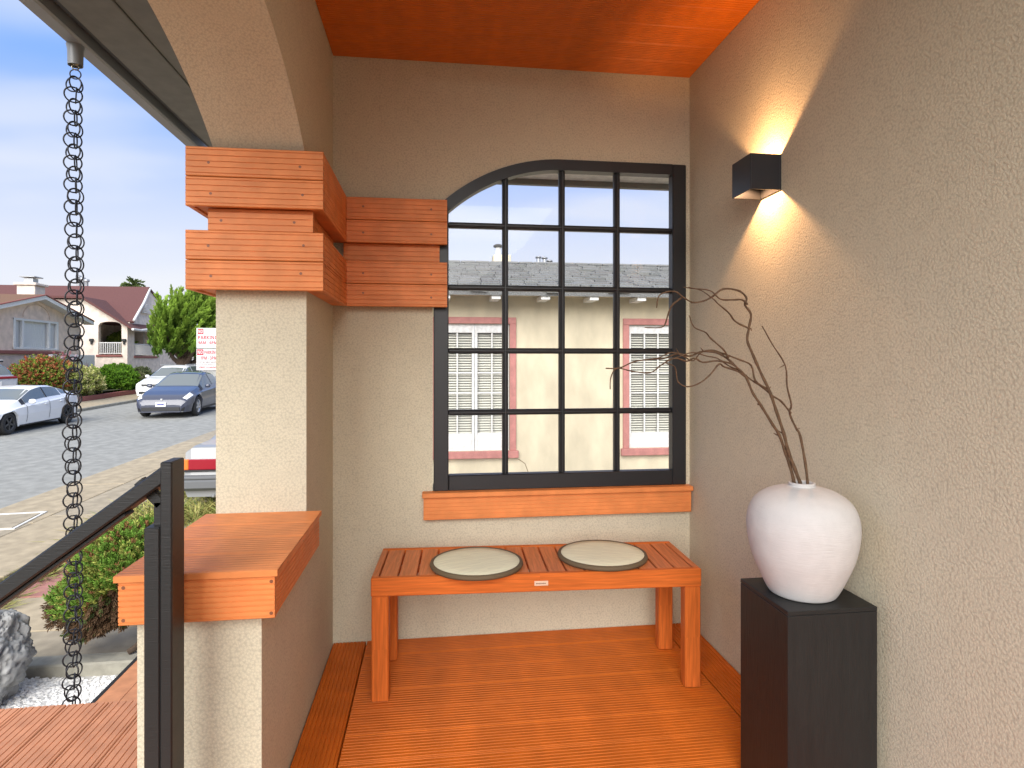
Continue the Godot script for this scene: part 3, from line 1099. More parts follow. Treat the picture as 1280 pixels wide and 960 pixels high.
func front_garden() -> void:
	# low concrete wall and white gravel
	var w := MB.new()
	w.span(Vector3(-4.6, -2.6, -5.0), Vector3(-2.09, -2.21, -4.83), 0.012)
	tag(part("garden_wall", w, M.garden_wall), "low grey concrete wall behind the white gravel bed", "wall")
	var g := MB.new()
	g.span(Vector3(-4.6, -2.6, -4.83), Vector3(-2.09, -2.305, -2.42))
	tag(part("gravel_bed", g, M.gravel_base), "flat white base of the gravel bed", "gravel bed", "", "structure")
	var pb := MB.new()
	var r2 := RandomNumberGenerator.new()
	r2.seed = 3
	var oc := [Vector3(1, 0, 0), Vector3(0, 0, 1), Vector3(-1, 0, 0), Vector3(0, 0, -1)]
	for k in 4:
		oc[k] = oc[k] * r2.randf_range(0.7, 1.2) + Vector3(0, r2.randf_range(-0.2, 0.2), 0)
	var tp := Vector3(0.1, 0.62, -0.1)
	var bt := Vector3(0, -0.5, 0.05)
	for k in 4:
		pb.tri(oc[(k + 1) % 4], oc[k], tp)
		pb.tri(oc[k], oc[(k + 1) % 4], bt)
	var pl := []
	var cs := []
	for k in 36000:
		var x := rng.randf_range(-4.4, -2.1)
		var z := rng.randf_range(-4.82, -2.44)
		var s := rng.randf_range(0.009, 0.017)
		pl.append(Transform3D(Basis.from_euler(Vector3(rng.randf_range(-0.8, 0.8), rng.randf() * TAU, rng.randf_range(-0.8, 0.8))).scaled(Vector3(s * 1.2, s, s)), Vector3(x, -2.303 + rng.randf_range(-0.003, 0.009) + 0.012 * sin(x * 5.0 + z * 3.0), z)))
		var f := rng.randf_range(0.74, 0.9)
		cs.append(Color(f, f * 0.985, f * 0.95))
	var gr := many("gravel", pb.mesh(), M.pebble, pl, cs)
	tag(gr, "bright white crushed gravel filling the bed by the boulder", "gravel", "", "stuff")
	# boulder
	var rk := MB.new()
	var nn := noise(77, 1.0, 4)
	var rows := []
	for i in 73:
		var th := PI * i / 72.0
		var row := []
		for j in 121:
			var ph := TAU * j / 120.0
			var d := Vector3(sin(th) * cos(ph), -cos(th), sin(th) * sin(ph))
			var warp := Vector3(nn.get_noise_3dv(d * 1.7), nn.get_noise_3dv(d * 1.7 + Vector3(9, 3, 1)), 0) * 0.35
			var rid := absf(nn.get_noise_3dv((d + warp) * 1.6 + Vector3(4, 1, 2)))
			var fine := absf(nn.get_noise_3dv((d + warp) * 5.0))
			var rr := 0.92 + 0.24 * nn.get_noise_3dv(d * 0.9) - 0.16 * exp(-rid * 6.0) - 0.03 * exp(-fine * 6.0) + 0.03 * nn.get_noise_3dv(d * 14.0)
			row.append(d * Vector3(0.30, 0.40, 0.30) * rr)
		rows.append(row)
	rk.grid(rows, true)
	var ro := tag(part("boulder", rk, M.rock, null, Transform3D(Basis(Vector3.BACK, -0.12), Vector3(-2.98, -2.0, -4.5))), "rough grey boulder standing in the white gravel", "boulder")
	# juniper
	var jl := leaf_mesh(0.06, 0.010, 12, 0.75, 5)
	var ju := thing("juniper_shrub", "sprawling juniper shrub with brown dead underside behind the ledge", "shrub", "", Vector3(-2.36, -2.33, -5.15))
	var stem := MB.new()
	stem.tube(PackedVector3Array([Vector3(0.45, -0.05, -0.1), Vector3(0.36, 0.2, 0.0), Vector3(0.2, 0.4, 0.1), Vector3(0.0, 0.6, 0.1)]), PackedFloat32Array([0.06, 0.05, 0.04, 0.025]), 8)
	stem.tube(PackedVector3Array([Vector3(0.46, 0.36, 0.0), Vector3(0.33, 0.30, 0.1), Vector3(0.21, 0.24, 0.16), Vector3(0.14, 0.17, 0.2), Vector3(0.09, 0.14, 0.22)]), PackedFloat32Array([0.03, 0.028, 0.03, 0.024, 0.022]), 7)
	part("trunk", stem, M.bark, ju)
	pl = []
	cs = []
	var blobs := []
	for k in 150:
		var q := ball()
		blobs.append([Vector3(0.0, 0.69, 0.1) + q * Vector3(0.36, 0.31, 0.36) + Vector3(0, 0.16 * q.x - 0.06 * q.x * q.x, 0), q])
	for k in 15000:
		var bl: Array = blobs[rng.randi() % blobs.size()]
		var q: Vector3 = bl[1]
		var p: Vector3 = bl[0] + ball() * Vector3(0.11, 0.09, 0.11)
		var low: bool = p.y < 0.54 + 0.10 * sin(p.x * 9.0) + 0.1 * rng.randf() + 0.12 * p.x
		var dir := (q * Vector3(1, 0.5, 1) + Vector3(-0.3, 0.75 if not low else -0.8, 0.2) + ball() * 0.6)
		pl.append(aim(dir, rng.randf_range(0.7, 1.3), p, rng.randf() * TAU))
		var f := rng.randf_range(0.7, 1.35)
		var c0 := Color(0.13, 0.24, 0.035) if rng.randf() < 0.7 else Color(0.28, 0.31, 0.07)
		if low:
			c0 = Color(0.11, 0.065, 0.035) if rng.randf() < 0.85 else Color(0.07, 0.10, 0.03)
		elif rng.randf() < 0.10:
			c0 = Color(0.24, 0.11, 0.05)
		cs.append(Color(c0.r * f, c0.g * f, c0.b * f))
	many("foliage", jl, M.leaf, pl, cs, ju)
	# strips of yellow-green grass
	var bl2 := MB.new()
	bl2.tri(Vector3(-0.004, 0, 0), Vector3(0.004, 0, 0), Vector3(0.012, 0.62, 0.03))
	bl2.tri(Vector3(-0.004, 0, 0), Vector3(0.012, 0.62, 0.03), Vector3(0.055, 1.0, 0.05))
	pl = []
	cs = []
	var gn := noise(9, 0.9, 2)
	for k in 40000:
		var z := -5.2 - 13.0 * pow(rng.randf(), 1.2)
		var x := rng.randf_range(-4.28, -3.96) if z > -8.0 else rng.randf_range(-4.25, -2.0)
		var dens := gn.get_noise_2d(x * 2.0, z)
		if (z > -8.0 and dens < -0.3) or (z <= -8.0 and (dens < 0.0 or (x > -3.5 and z > -8.4))):
			continue
		var hgt := rng.randf_range(0.03, 0.10) * (1.0 + 0.5 * dens) if z > -8.0 else rng.randf_range(0.08, 0.26)
		pl.append(Transform3D(Basis.from_euler(Vector3(rng.randf_range(-0.5, 0.5), rng.randf() * TAU, rng.randf_range(-0.5, 0.5))).scaled(Vector3(minf(1.0, hgt * 7.0), hgt, minf(1.0, hgt * 7.0))), Vector3(x, gy(z) + 0.03, z)))
		var t := rng.randf()
		var c1 := Color(0.13, 0.20, 0.035).lerp(Color(0.42, 0.36, 0.13), clampf(t + 0.3 * dens, 0, 1))
		cs.append(c1)
	tag(many("grass", bl2.mesh(), M.leaf, pl, cs), "rough yellow green grass along the pavement edge", "grass", "", "stuff")


# ------------------------------------------------------------------ bench, lamp, vase
func bench() -> void:
	var b := thing("bench", "slatted orange wooden bench under the arched window", "bench", "", Vector3(0.405, FLOOR_Y, -2.436), -0.044)
	var L := 1.245
	var D := 0.363
	var H := 0.455
	var ap := 0.068
	for sx in [-1.0, 1.0]:
		for sz in [-1.0, 1.0]:
			part("leg", boxmesh(Vector3(H - ap - 0.001, 0.062, 0.052), 0.004), M.bench_wood, b, Transform3D(Basis(Vector3.BACK, sx * PI / 2), Vector3(sx * (L / 2 - 0.033), (H - ap) / 2, sz * (D / 2 - 0.027))))
	for sz in [-1.0, 1.0]:
		part("long_rail", boxmesh(Vector3(L, ap, 0.022), 0.003), M.bench_wood, b, Transform3D(Basis.IDENTITY, Vector3(0, H - ap / 2, sz * (D / 2 - 0.011))))
	for sx in [-1.0, 1.0]:
		part("end_rail", boxmesh(Vector3(D - 0.046, ap, 0.024), 0.003), M.bench_slat_wood, b, Transform3D(Basis(Vector3.UP, PI / 2), Vector3(sx * (L / 2 - 0.012), H - ap / 2, 0)))
	var n := 17
	var inner_l := L - 0.052
	var pitch := inner_l / n
	var sm := boxmesh(Vector3(D - 0.048, 0.018, pitch - 0.007), 0.002)
	for k in n:
		part("slat", sm, M.bench_slat_wood, b, Transform3D(Basis(Vector3.UP, PI / 2 + (PI if k % 2 else 0.0)), Vector3(-inner_l / 2 + pitch * (k + 0.5), H - 0.0105 + rng.randf_range(-0.0006, 0.0006), 0)))
	part("bearer", boxmesh(Vector3(inner_l, 0.02, 0.03), 0.002), M.bench_wood, b, Transform3D(Basis.IDENTITY, Vector3(0, H - 0.031, 0)))
	var pl := part("name_plate", boxmesh(Vector3(0.052, 0.018, 0.003), 0.001), M.plate, b, Transform3D(Basis.IDENTITY, Vector3(0.005, H - 0.036, D / 2 + 0.0016)))
	var t := MB.new()
	var x := -0.018
	for k in 9:
		t.box(Vector3(x, 0, 0.002), Vector3(0.0026, 0.0034 if k % 3 else 0.0046, 0.001))
		x += 0.0042
	part("lettering", t, M.plate_ink, pl)
	# two straw seat mats
	for s in [[Vector3(0.169, FLOOR_Y + H + 0.001, -2.375), "round straw seat mat beside the name plate end, nearer the pillar", 0.3], [Vector3(0.680, FLOOR_Y + H + 0.001, -2.409), "round straw seat mat on the bench end nearer the vase", -0.35]]:
		var m := thing("seat_mat", s[1], "seat mat", "straw mats on the bench", s[0], s[2])
		var q := MB.new()
		q.lathe([[0.0, 0.002], [0.168, 0.002], [0.168, 0.017], [0.12, 0.021], [0.06, 0.0225], [0.0, 0.023]], 64)
		part("cover", q, M.straw, m)
		q = MB.new()
		q.lathe([[0.166, 0.0], [0.177, 0.002], [0.181, 0.009], [0.178, 0.017], [0.170, 0.0205], [0.1665, 0.018]], 64)
		part("border", q, M.straw_border, m)


func lamp() -> void:
	var l := thing("wall_lamp", "black cube wall lamp shining up and down the stucco", "wall lamp", "", Vector3(RIGHT_X, 0.665, -2.083))
	var hx := 0.117
	var h := 0.063
	var hz := 0.066
	var t := 0.004
	var b := MB.new()
	b.span(Vector3(-hx, -h, -hz), Vector3(-hx + t, h, hz), 0.001)
	b.span(Vector3(-hx + t, -h, -hz), Vector3(-0.006, h, -hz + t), 0.001)
	b.span(Vector3(-hx + t, -h, hz - t), Vector3(-0.006, h, hz), 0.001)
	b.span(Vector3(-0.006, -h, -hz), Vector3(-0.0005, h, hz), 0.001)
	part("housing", b, M.lamp_black, l)
	b = MB.new()
	b.span(Vector3(-hx + t, -0.004, -hz + t), Vector3(-0.006, 0.004, hz - t))
	part("reflector", b, M.lamp_inside, l)
	b = MB.new()
	for s in [-1.0, 1.0]:
		b.span(Vector3(-hx + t + 0.001, s * (h - 0.016), -0.012), Vector3(-0.1, s * (h - 0.013), 0.012))
	part("shutter", b, M.lamp_black, l)
	var em := StandardMaterial3D.new()
	em.albedo_color = Color(1, 0.9, 0.7)
	em.emission_enabled = true
	em.emission = Color(1.0, 0.76, 0.46)
	em.emission_energy_multiplier = 3.0
	for s in [-1.0, 1.0]:
		b = MB.new()
		b.disc(Vector3.ZERO, Vector3(0, s, 0), 0.012, 14)
		part("lamp_chip", b, em, l, Transform3D(Basis.IDENTITY, Vector3(-0.088, s * 0.0046, 0)))
		var sp := SpotLight3D.new()
		sp.name = "lamp_beam" if s > 0 else "lamp_beam_001"
		l.add_child(sp)
		sp.position = Vector3(-0.088, s * 0.0075, 0)
		sp.rotation.x = s * PI / 2
		sp.light_color = Color(1.0, 0.75, 0.53)
		sp.light_energy = LAMP
		sp.light_size = 0.012
		sp.spot_angle = 78.0
		sp.spot_angle_attenuation = 0.3
		sp.spot_range = 6.0
		sp.spot_attenuation = 2.0
		sp.shadow_enabled = true


const LAMP := 0.15


func pedestal_and_vase() -> void:
	var top := -0.658
	var p := thing("pedestal", "square black wood grain pedestal under the white vase", "pedestal", "", Vector3(1.0515, FLOOR_Y, -1.623))
	var hgt := top - FLOOR_Y
	part("top_panel", boxmesh(Vector3(0.257, 0.012, 0.25), 0.0015), M.black_wood, p, Transform3D(Basis.IDENTITY, Vector3(0, hgt - 0.006, 0)))
	var b := MB.new()
	b.box(Vector3.ZERO, Vector3(hgt - 0.0125, 0.2566, 0.2496), 0.0015)
	part("body", b, M.black_wood, p, Transform3D(Basis(Vector3.BACK, PI / 2), Vector3(0, (hgt - 0.0125) / 2, 0)))
	var v := thing("vase", "bulbous chalky white clay vase holding twisted branches", "vase", "", Vector3(1.042, top, -1.622))
	b = MB.new()
	var prof := [[0.0, 0.0], [0.083, 0.0], [0.0885, 0.003], [0.0965, 0.016], [0.1055, 0.034], [0.1145, 0.054], [0.1255, 0.080], [0.1355, 0.108], [0.144, 0.146], [0.1485, 0.187], [0.145, 0.222], [0.1345, 0.250], [0.118, 0.270], [0.094, 0.286], [0.066, 0.296], [0.046, 0.300], [0.037, 0.302], [0.0345, 0.304], [0.0355, 0.309], [0.035, 0.312], [0.031, 0.313], [0.028, 0.310], [0.027, 0.30], [0.05, 0.285]]
	var smooth_prof := []
	for k in prof.size() - 1:
		for j in 3:
			var t := j / 3.0
			var p0: Array = prof[maxi(k - 1, 0)]
			var p1: Array = prof[k]
			var p2: Array = prof[k + 1]
			var p3: Array = prof[mini(k + 2, prof.size() - 1)]
			if k < 2 or k > 15:
				smooth_prof.append([lerpf(p1[0], p2[0], t), lerpf(p1[1], p2[1], t)])
			else:
				smooth_prof.append([cubic_interpolate(p1[0], p2[0], p0[0], p3[0], t), cubic_interpolate(p1[1], p2[1], p0[1], p3[1], t)])
	b.lathe(smooth_prof, 72)
	part("body", b, M.vase_clay, v)
	b = MB.new()
	b.disc(Vector3(0, 0.30, 0), Vector3.UP, 0.029, 24)
	part("dark_mouth", b, M.dark_hole, v)


func twig(b: MB, flat: Array, r0: float, r1: float, z0: float, sway: float, sd: float) -> void:
	var raw := []
	for k in flat.size() / 2:
		raw.append(Vector3(flat[k * 2], flat[k * 2 + 1], 0))
	var pts := PackedVector3Array()
	var rad := PackedFloat32Array()
	var n := raw.size()
	for k in n - 1:
		for j in 4:
			var t := j / 4.0
			var a: Vector3 = raw[maxi(k - 1, 0)]
			var e: Vector3 = raw[mini(k + 2, n - 1)]
			pts.append(raw[k].cubic_interpolate(raw[k + 1], a, e, t))
	pts.append(raw[n - 1])
	for k in pts.size():
		var f := float(k) / (pts.size() - 1)
		pts[k].z = z0 + sway * f + 0.012 * sin(f * 9.0 + sd) * minf(1.0, f * 4.0)
		rad.append(lerpf(r0, r1, pow(f, 0.8)) * (1.0 + 0.12 * sin(k * 1.7 + sd)))
	b.tube(pts, rad, 7)


func branches() -> void:
	var z := -1.62
	var S := {
		"B1": [1.026, -0.361, 1.010, -0.304, 0.994, -0.267, 0.970, -0.211, 0.945, -0.177, 0.910, -0.124, 0.886, -0.088, 0.868, -0.045, 0.844, -0.019, 0.816, 0.007, 0.785, 0.023, 0.744, 0.026, 0.707, 0.013, 0.670, 0.020, 0.629, 0.007, 0.583, 0.004, 0.536, -0.003, 0.497, -0.019, 0.458, -0.020],
		"B1a": [0.854, -0.029, 0.827, -0.009, 0.785, 0.000, 0.744, -0.004, 0.717, 0.007, 0.690, -0.001, 0.650, 0.007, 0.609, -0.012, 0.579, -0.032, 0.530, -0.028, 0.490, -0.020, 0.474, -0.044, 0.471, -0.076],
		"B1b": [0.816, 0.007, 0.796, 0.033, 0.765, 0.062, 0.741, 0.077, 0.700, 0.091, 0.691, 0.123],
		"B1c": [0.868, -0.045, 0.844, -0.029, 0.799, -0.016, 0.779, -0.009, 0.751, -0.039, 0.724, -0.061, 0.693, -0.071, 0.666, -0.058, 0.656, -0.025, 0.643, -0.013, 0.616, -0.006],
		"B2": [1.037, -0.358, 1.019, -0.311, 0.994, -0.251, 0.980, -0.204, 0.956, -0.138, 0.938, -0.085, 0.917, -0.039, 0.889, 0.027, 0.879, 0.059, 0.886, 0.092, 0.893, 0.132, 0.875, 0.158, 0.879, 0.177, 0.854, 0.197, 0.806, 0.201, 0.772, 0.179, 0.744, 0.166, 0.710, 0.161, 0.683, 0.175, 0.656, 0.191, 0.616, 0.180, 0.609, 0.145],
		"B2a": [0.877, 0.158, 0.861, 0.172, 0.827, 0.170, 0.785, 0.170, 0.758, 0.194, 0.717, 0.200, 0.683, 0.202],
		"B2b": [0.881, 0.091, 0.847, 0.108, 0.820, 0.131, 0.779, 0.157, 0.765, 0.173, 0.738, 0.195, 0.697, 0.202],
		"B2c": [0.683, 0.175, 0.656, 0.155, 0.646, 0.129, 0.629, 0.100, 0.609, 0.090, 0.573, 0.091],
		"B2d": [0.935, -0.079, 0.896, -0.055, 0.882, -0.013, 0.847, 0.004, 0.806, 0.020, 0.772, 0.030, 0.738, 0.023, 0.710, 0.000, 0.677, 0.013, 0.643, 0.023, 0.603, 0.007, 0.550, 0.000],
		"B3": [1.050, -0.358, 1.044, -0.278, 1.038, -0.212, 1.030, -0.192, 1.009, -0.149, 1.010, -0.125, 0.994, -0.072, 0.991, -0.013, 0.959, 0.047, 0.935, 0.100],
		"B3a": [1.009, -0.149, 0.977, -0.115, 0.949, -0.098, 0.924, -0.075, 0.893, -0.053, 0.861, -0.029, 0.827, -0.016, 0.785, 0.007, 0.751, 0.013, 0.710, 0.023, 0.670, 0.010, 0.636, 0.000],
	}
	var stems := [
		["B1", 0.0052, ["B1a", "B1b", "B1c"], "brown twisted branch reaching lowest and farthest across the window", -0.01, 0.03],
		["B2", 0.0056, ["B2a", "B2b", "B2c", "B2d"], "brown twisted branch arching highest over the window frame", 0.0, 0.0],
		["B3", 0.0047, ["B3a"], "brown twisted branch with one upright tip against the stucco", 0.012, -0.03],
	]
	for s in stems:
		var o := thing("dry_branch", s[3], "branch", "twisted branches in the vase", Vector3(0, 0, 0))
		var b := MB.new()
		var base := PackedVector3Array()
		var flat: Array = S[s[0]].duplicate()
		flat.push_front(-0.43)
		flat.push_front(flat[1] + (1.045 - flat[1]) * 0.6)
		twig(b, flat, s[1], 0.0017, z + s[4], s[5], s[4] * 100.0)
		part("stem", b, M.branch_bark, o)
		for t in s[2]:
			b = MB.new()
			twig(b, S[t], 0.003, 0.0014, z + s[4] + s[5] * 0.5, s[5] * 0.5 + 0.02, flat[0] * 50.0 + S[t].size())
			part("twig", b, M.branch_bark, o)
		# short side buds
		b = MB.new()
		var main: Array = S[s[0]]
		for k in range(3, main.size() / 2 - 1, 2):
			var p := Vector3(main[k * 2], main[k * 2 + 1], z + s[4] + s[5] * float(k) / (main.size() / 2))
			var q := p + Vector3(rng.randf_range(-0.014, 0.008), rng.randf_range(-0.008, 0.014), rng.randf_range(-0.006, 0.006))
			b.tube(PackedVector3Array([p, q]), PackedFloat32Array([0.0022, 0.001]), 5)
		part("bud", b, M.branch_bark, o).set_meta("kind", "stuff")


# ------------------------------------------------------------------ the house next door
func casement(parent: Node, x0: float, x1: float, y0: float, y1: float, z: float, glass_y0: float, cols: int, nrows: int, jitter: float) -> void:
	# a sash with a solid lower panel; glass set back behind its bars
	var wi := part("window", MB.new_sash(x0, x1, y0, y1, z, glass_y0), M.old_white, parent)
	var gx0 := x0 + 0.034
	var gx1 := x1 - 0.034
	var gy1 := y1 - 0.118
	var pw := (gx1 - gx0) / cols
	var ph := (gy1 - glass_y0) / nrows
	var bars := MB.new()
	for k in range(1, cols):
		bars.box(Vector3(gx0 + pw * k, (glass_y0 + gy1) / 2, z - 0.018), Vector3(0.019, gy1 - glass_y0, 0.02), 0.003)
	for k in range(1, nrows):
		bars.box(Vector3((gx0 + gx1) / 2, glass_y0 + ph * k, z - 0.019), Vector3(gx1 - gx0, 0.016, 0.019), 0.003)
	part("glazing_bar", bars, M.old_white, wi)
	for i in cols:
		for j in nrows:
			var q := MB.new()
			var a := Vector3(gx0 + pw * i, glass_y0 + ph * j, z - 0.024)
			q.quad(a, a + Vector3(pw, 0, 0), a + Vector3(pw, ph, 0), a + Vector3(0, ph, 0))
			part("pane", q, M.window_glass, wi)
	var sl := MB.new()
	var y := glass_y0 + 0.01
	while y < gy1:
		sl.xf = Transform3D(Basis(Vector3.RIGHT, 0.65 + jitter), Vector3((gx0 + gx1) / 2, y, z - 0.07))
		sl.box(Vector3.ZERO, Vector3(gx1 - gx0, 0.003, 0.036))
		y += 0.033
	part("blind", sl, M.blind, wi)
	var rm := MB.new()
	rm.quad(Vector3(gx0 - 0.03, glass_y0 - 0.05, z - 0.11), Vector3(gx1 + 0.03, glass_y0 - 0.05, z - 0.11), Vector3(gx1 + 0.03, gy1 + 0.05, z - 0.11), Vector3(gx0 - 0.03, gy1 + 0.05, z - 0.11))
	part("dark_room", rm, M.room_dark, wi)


func neighbour_house() -> void:
	var h := thing("neighbour_house", "cream stucco house with grey shingle roof seen through the arched window", "house")
	var z := -8.0
	var x0 := -1.7
	var x1 := 9.0
	# wall in blocks round the two windows
	var w := MB.new()
	var openings := [[0.087, 1.003], [2.627, 3.28]]
	var yb := -1.18
	var yt := 0.485
	var xs := [x0, 0.087, 1.003, 2.627, 3.28, x1]
	for k in 5:
		if k % 2 == 0:
			w.span(Vector3(xs[k], -3.0, z - 0.25), Vector3(xs[k + 1], 0.90, z))
		else:
			w.span(Vector3(xs[k], -3.0, z - 0.25), Vector3(xs[k + 1], yb, z))
			w.span(Vector3(xs[k], yt, z - 0.25), Vector3(xs[k + 1], 0.90, z))
	w.span(Vector3(x0, -3.0, -13.4), Vector3(x0 + 0.25, 0.9, z - 0.25))
	part("wall", w, M.cream_stucco, h)
	for o in openings:
		var t := MB.new()
		var wd := 0.085
		t.span(Vector3(o[0] - wd, yt, z + 0.001), Vector3(o[1] + wd, yt + wd, z + 0.03), 0.005)
		t.span(Vector3(o[0] - wd - 0.03, yb - wd - 0.01, z + 0.001), Vector3(o[1] + wd + 0.03, yb, z + 0.055), 0.005)
		t.span(Vector3(o[0] - wd, yb, z + 0.001), Vector3(o[0], yt, z + 0.028), 0.005)
		t.span(Vector3(o[1], yb, z + 0.001), Vector3(o[1] + wd, yt, z + 0.028), 0.005)
		part("window_trim", t, M.pink_trim, h)
	casement(h, 0.092, 0.542, yb, yt, z - 0.02, -0.953, 2, 5, 0.0)
	casement(h, 0.548, 0.998, yb, yt, z - 0.02, -0.953, 2, 5, 0.05)
	casement(h, 2.632, 3.275, yb, yt, z - 0.02, -0.975, 3, 5, -0.1)
	# eave, rafter tails, roof
	var f := MB.new()
	f.span(Vector3(x0 - 0.3, 0.825, -7.61), Vector3(x1, 0.872, -7.585), 0.004)
	part("fascia", f, M.pink_fascia, h)
	f = MB.new()
	f.span(Vector3(x0 - 0.3, 0.845, z), Vector3(x1, 0.858, -7.612))
	part("soffit", f, M.cream_stucco, h)
	var tail := boxmesh(Vector3(0.115, 0.052, 0.36), 0.004)
	for k in 13:
		part("rafter_tail", tail, M.old_white, h, Transform3D(Basis.IDENTITY, Vector3(0.785 - 0.628 * 3 + k * 0.628, 0.797, -7.775)))
	var r := MB.new()
	var pitch := atan2(0.83, 3.05)
	r.xf = Transform3D(Basis(Vector3.RIGHT, pitch), Vector3((x0 + x1) / 2 - 0.15, 1.255, -9.09))
	r.box(Vector3.ZERO, Vector3(x1 - x0 + 0.6, 0.05, 3.16))
	var roof := part("roof", r, M.slate_a, h)
	r = MB.new()
	r.xf = Transform3D(Basis(Vector3.RIGHT, -pitch), Vector3((x0 + x1) / 2 - 0.15, 1.255, -12.1))
	r.box(Vector3.ZERO, Vector3(x1 - x0 + 0.6, 0.05, 3.16))
	part("roof", r, M.slate_a, h)
	var sh := MB.new()
	var rows := 13
	for k in rows:
		var t := float(k) / rows
		var x := x0 - 0.3 - rng.randf() * 0.25
		while x < 5.6:
			var wdt := rng.randf_range(0.14, 0.34)
			var d := t * 3.1 + rng.randf_range(-0.035, 0.035)
			sh.xf = Transform3D(Basis(Vector3.RIGHT, pitch - 0.09) * Basis(Vector3.BACK, rng.randf_range(-0.03, 0.03)), Vector3(x + wdt / 2, 0.905 + d * sin(pitch), -7.565 - d * cos(pitch) - 0.13))
			var g := rng.randf_range(0.72, 1.3)
			sh.tint = Color(g, g * rng.randf_range(0.97, 1.03), g * rng.randf_range(0.96, 1.02))
			sh.box(Vector3.ZERO, Vector3(wdt - 0.012, rng.randf_range(0.024, 0.044), 0.30))
			x += wdt
	var shp := part("shingle", sh, M.slate_a, roof)
	shp.set_meta("kind", "stuff")
	var rc := MB.new()
	for k in 40:
		rc.xf = Transform3D(Basis(Vector3.FORWARD, rng.randf_range(-0.02, 0.02)), Vector3(x0 - 0.2 + k * 0.25, 1.70, -10.6))
		rc.box(Vector3.ZERO, Vector3(0.24, 0.04, 0.22), 0.01)
	part("ridge_cap", rc, M.slate_a, roof)
	var c := MB.new()
	c.span(Vector3(1.05, 1.5, -10.95), Vector3(1.36, 1.86, -10.65), 0.01)
	part("chimney", c, M.cream_stucco, h)
	c = MB.new()
	c.lathe([[0.045, 0.0], [0.045, 0.15], [0.0, 0.15]], 14, Vector3(1.15, 1.86, -10.8))
	part("flue", c, M.old_white, h)
	c = MB.new()
	c.lathe([[0.0, 0.155], [0.085, 0.155], [0.085, 0.185], [0.05, 0.205], [0.0, 0.21]], 14, Vector3(1.15, 1.86, -10.8))
	part("flue_cap", c, M.room_dark, h)
	for p in [[1.84, 0.10], [1.95, 0.09], [2.04, 0.04]]:
		var v := MB.new()
		v.lathe([[0.035, -0.1], [0.035, p[1]], [0.0, p[1]]], 12, Vector3(p[0], 1.70, -10.6))
		v.lathe([[0.0, p[1] + 0.003], [0.055, p[1] + 0.003], [0.05, p[1] + 0.03], [0.0, p[1] + 0.045]], 12, Vector3(p[0], 1.70, -10.6))
		part("roof_vent", v, M.flue_metal, h)
	# a crack running down from the window corner
	var ck := MB.new()
	var pts := [Vector2(1.11, -1.29), Vector2(1.17, -1.33), Vector2(1.21, -1.36), Vector2(1.235, -1.43), Vector2(1.262, -1.50), Vector2(1.29, -1.56)]
	for k in pts.size() - 1:
		var a: Vector2 = pts[k]
		var d: Vector2 = pts[k + 1]
		ck.box(Vector3((a.x + d.x) / 2, (a.y + d.y) / 2, z), Vector3(0.008, 0.008, 0.006))
		ck.tube(PackedVector3Array([Vector3(a.x, a.y, z), Vector3(d.x, d.y, z)]), PackedFloat32Array([0.005, 0.005]), 4)
	part("crack", ck, M.crack, h)


# ------------------------------------------------------------------ houses across the street
func gable_wall(b: MB, a: Vector3, d: Vector3, base: float, eave_a: float, eave_d: float, peak: Vector3, inward: Vector3) -> void:
	# a pentagon wall between a and d (x, z used), thick by inward
	var p := PackedVector3Array([Vector3(a.x, base, a.z), Vector3(d.x, base, d.z), Vector3(d.x, eave_d, d.z), peak, Vector3(a.x, eave_a, a.z)])
	b.poly(p)
	for k in 5:
		var u := p[k]
		var w := p[(k + 1) % 5]
		b.quad(u, u + inward, w + inward, w)


func roof_plane(b: MB, p0: Vector3, p1: Vector3, p2: Vector3, p3: Vector3, th: float) -> void:  # counter-clockwise from above
	var n := (p2 - p0).cross(p3 - p1).normalized()
	var q := [p0, p1, p2, p3]
	b.quad(p0, p1, p2, p3)
	b.quad(p3 - n * th, p2 - n * th, p1 - n * th, p0 - n * th)
	for k in 4:
		var u: Vector3 = q[k]
		var w: Vector3 = q[(k + 1) % 4]
		b.quad(u, u - n * th, w - n * th, w)


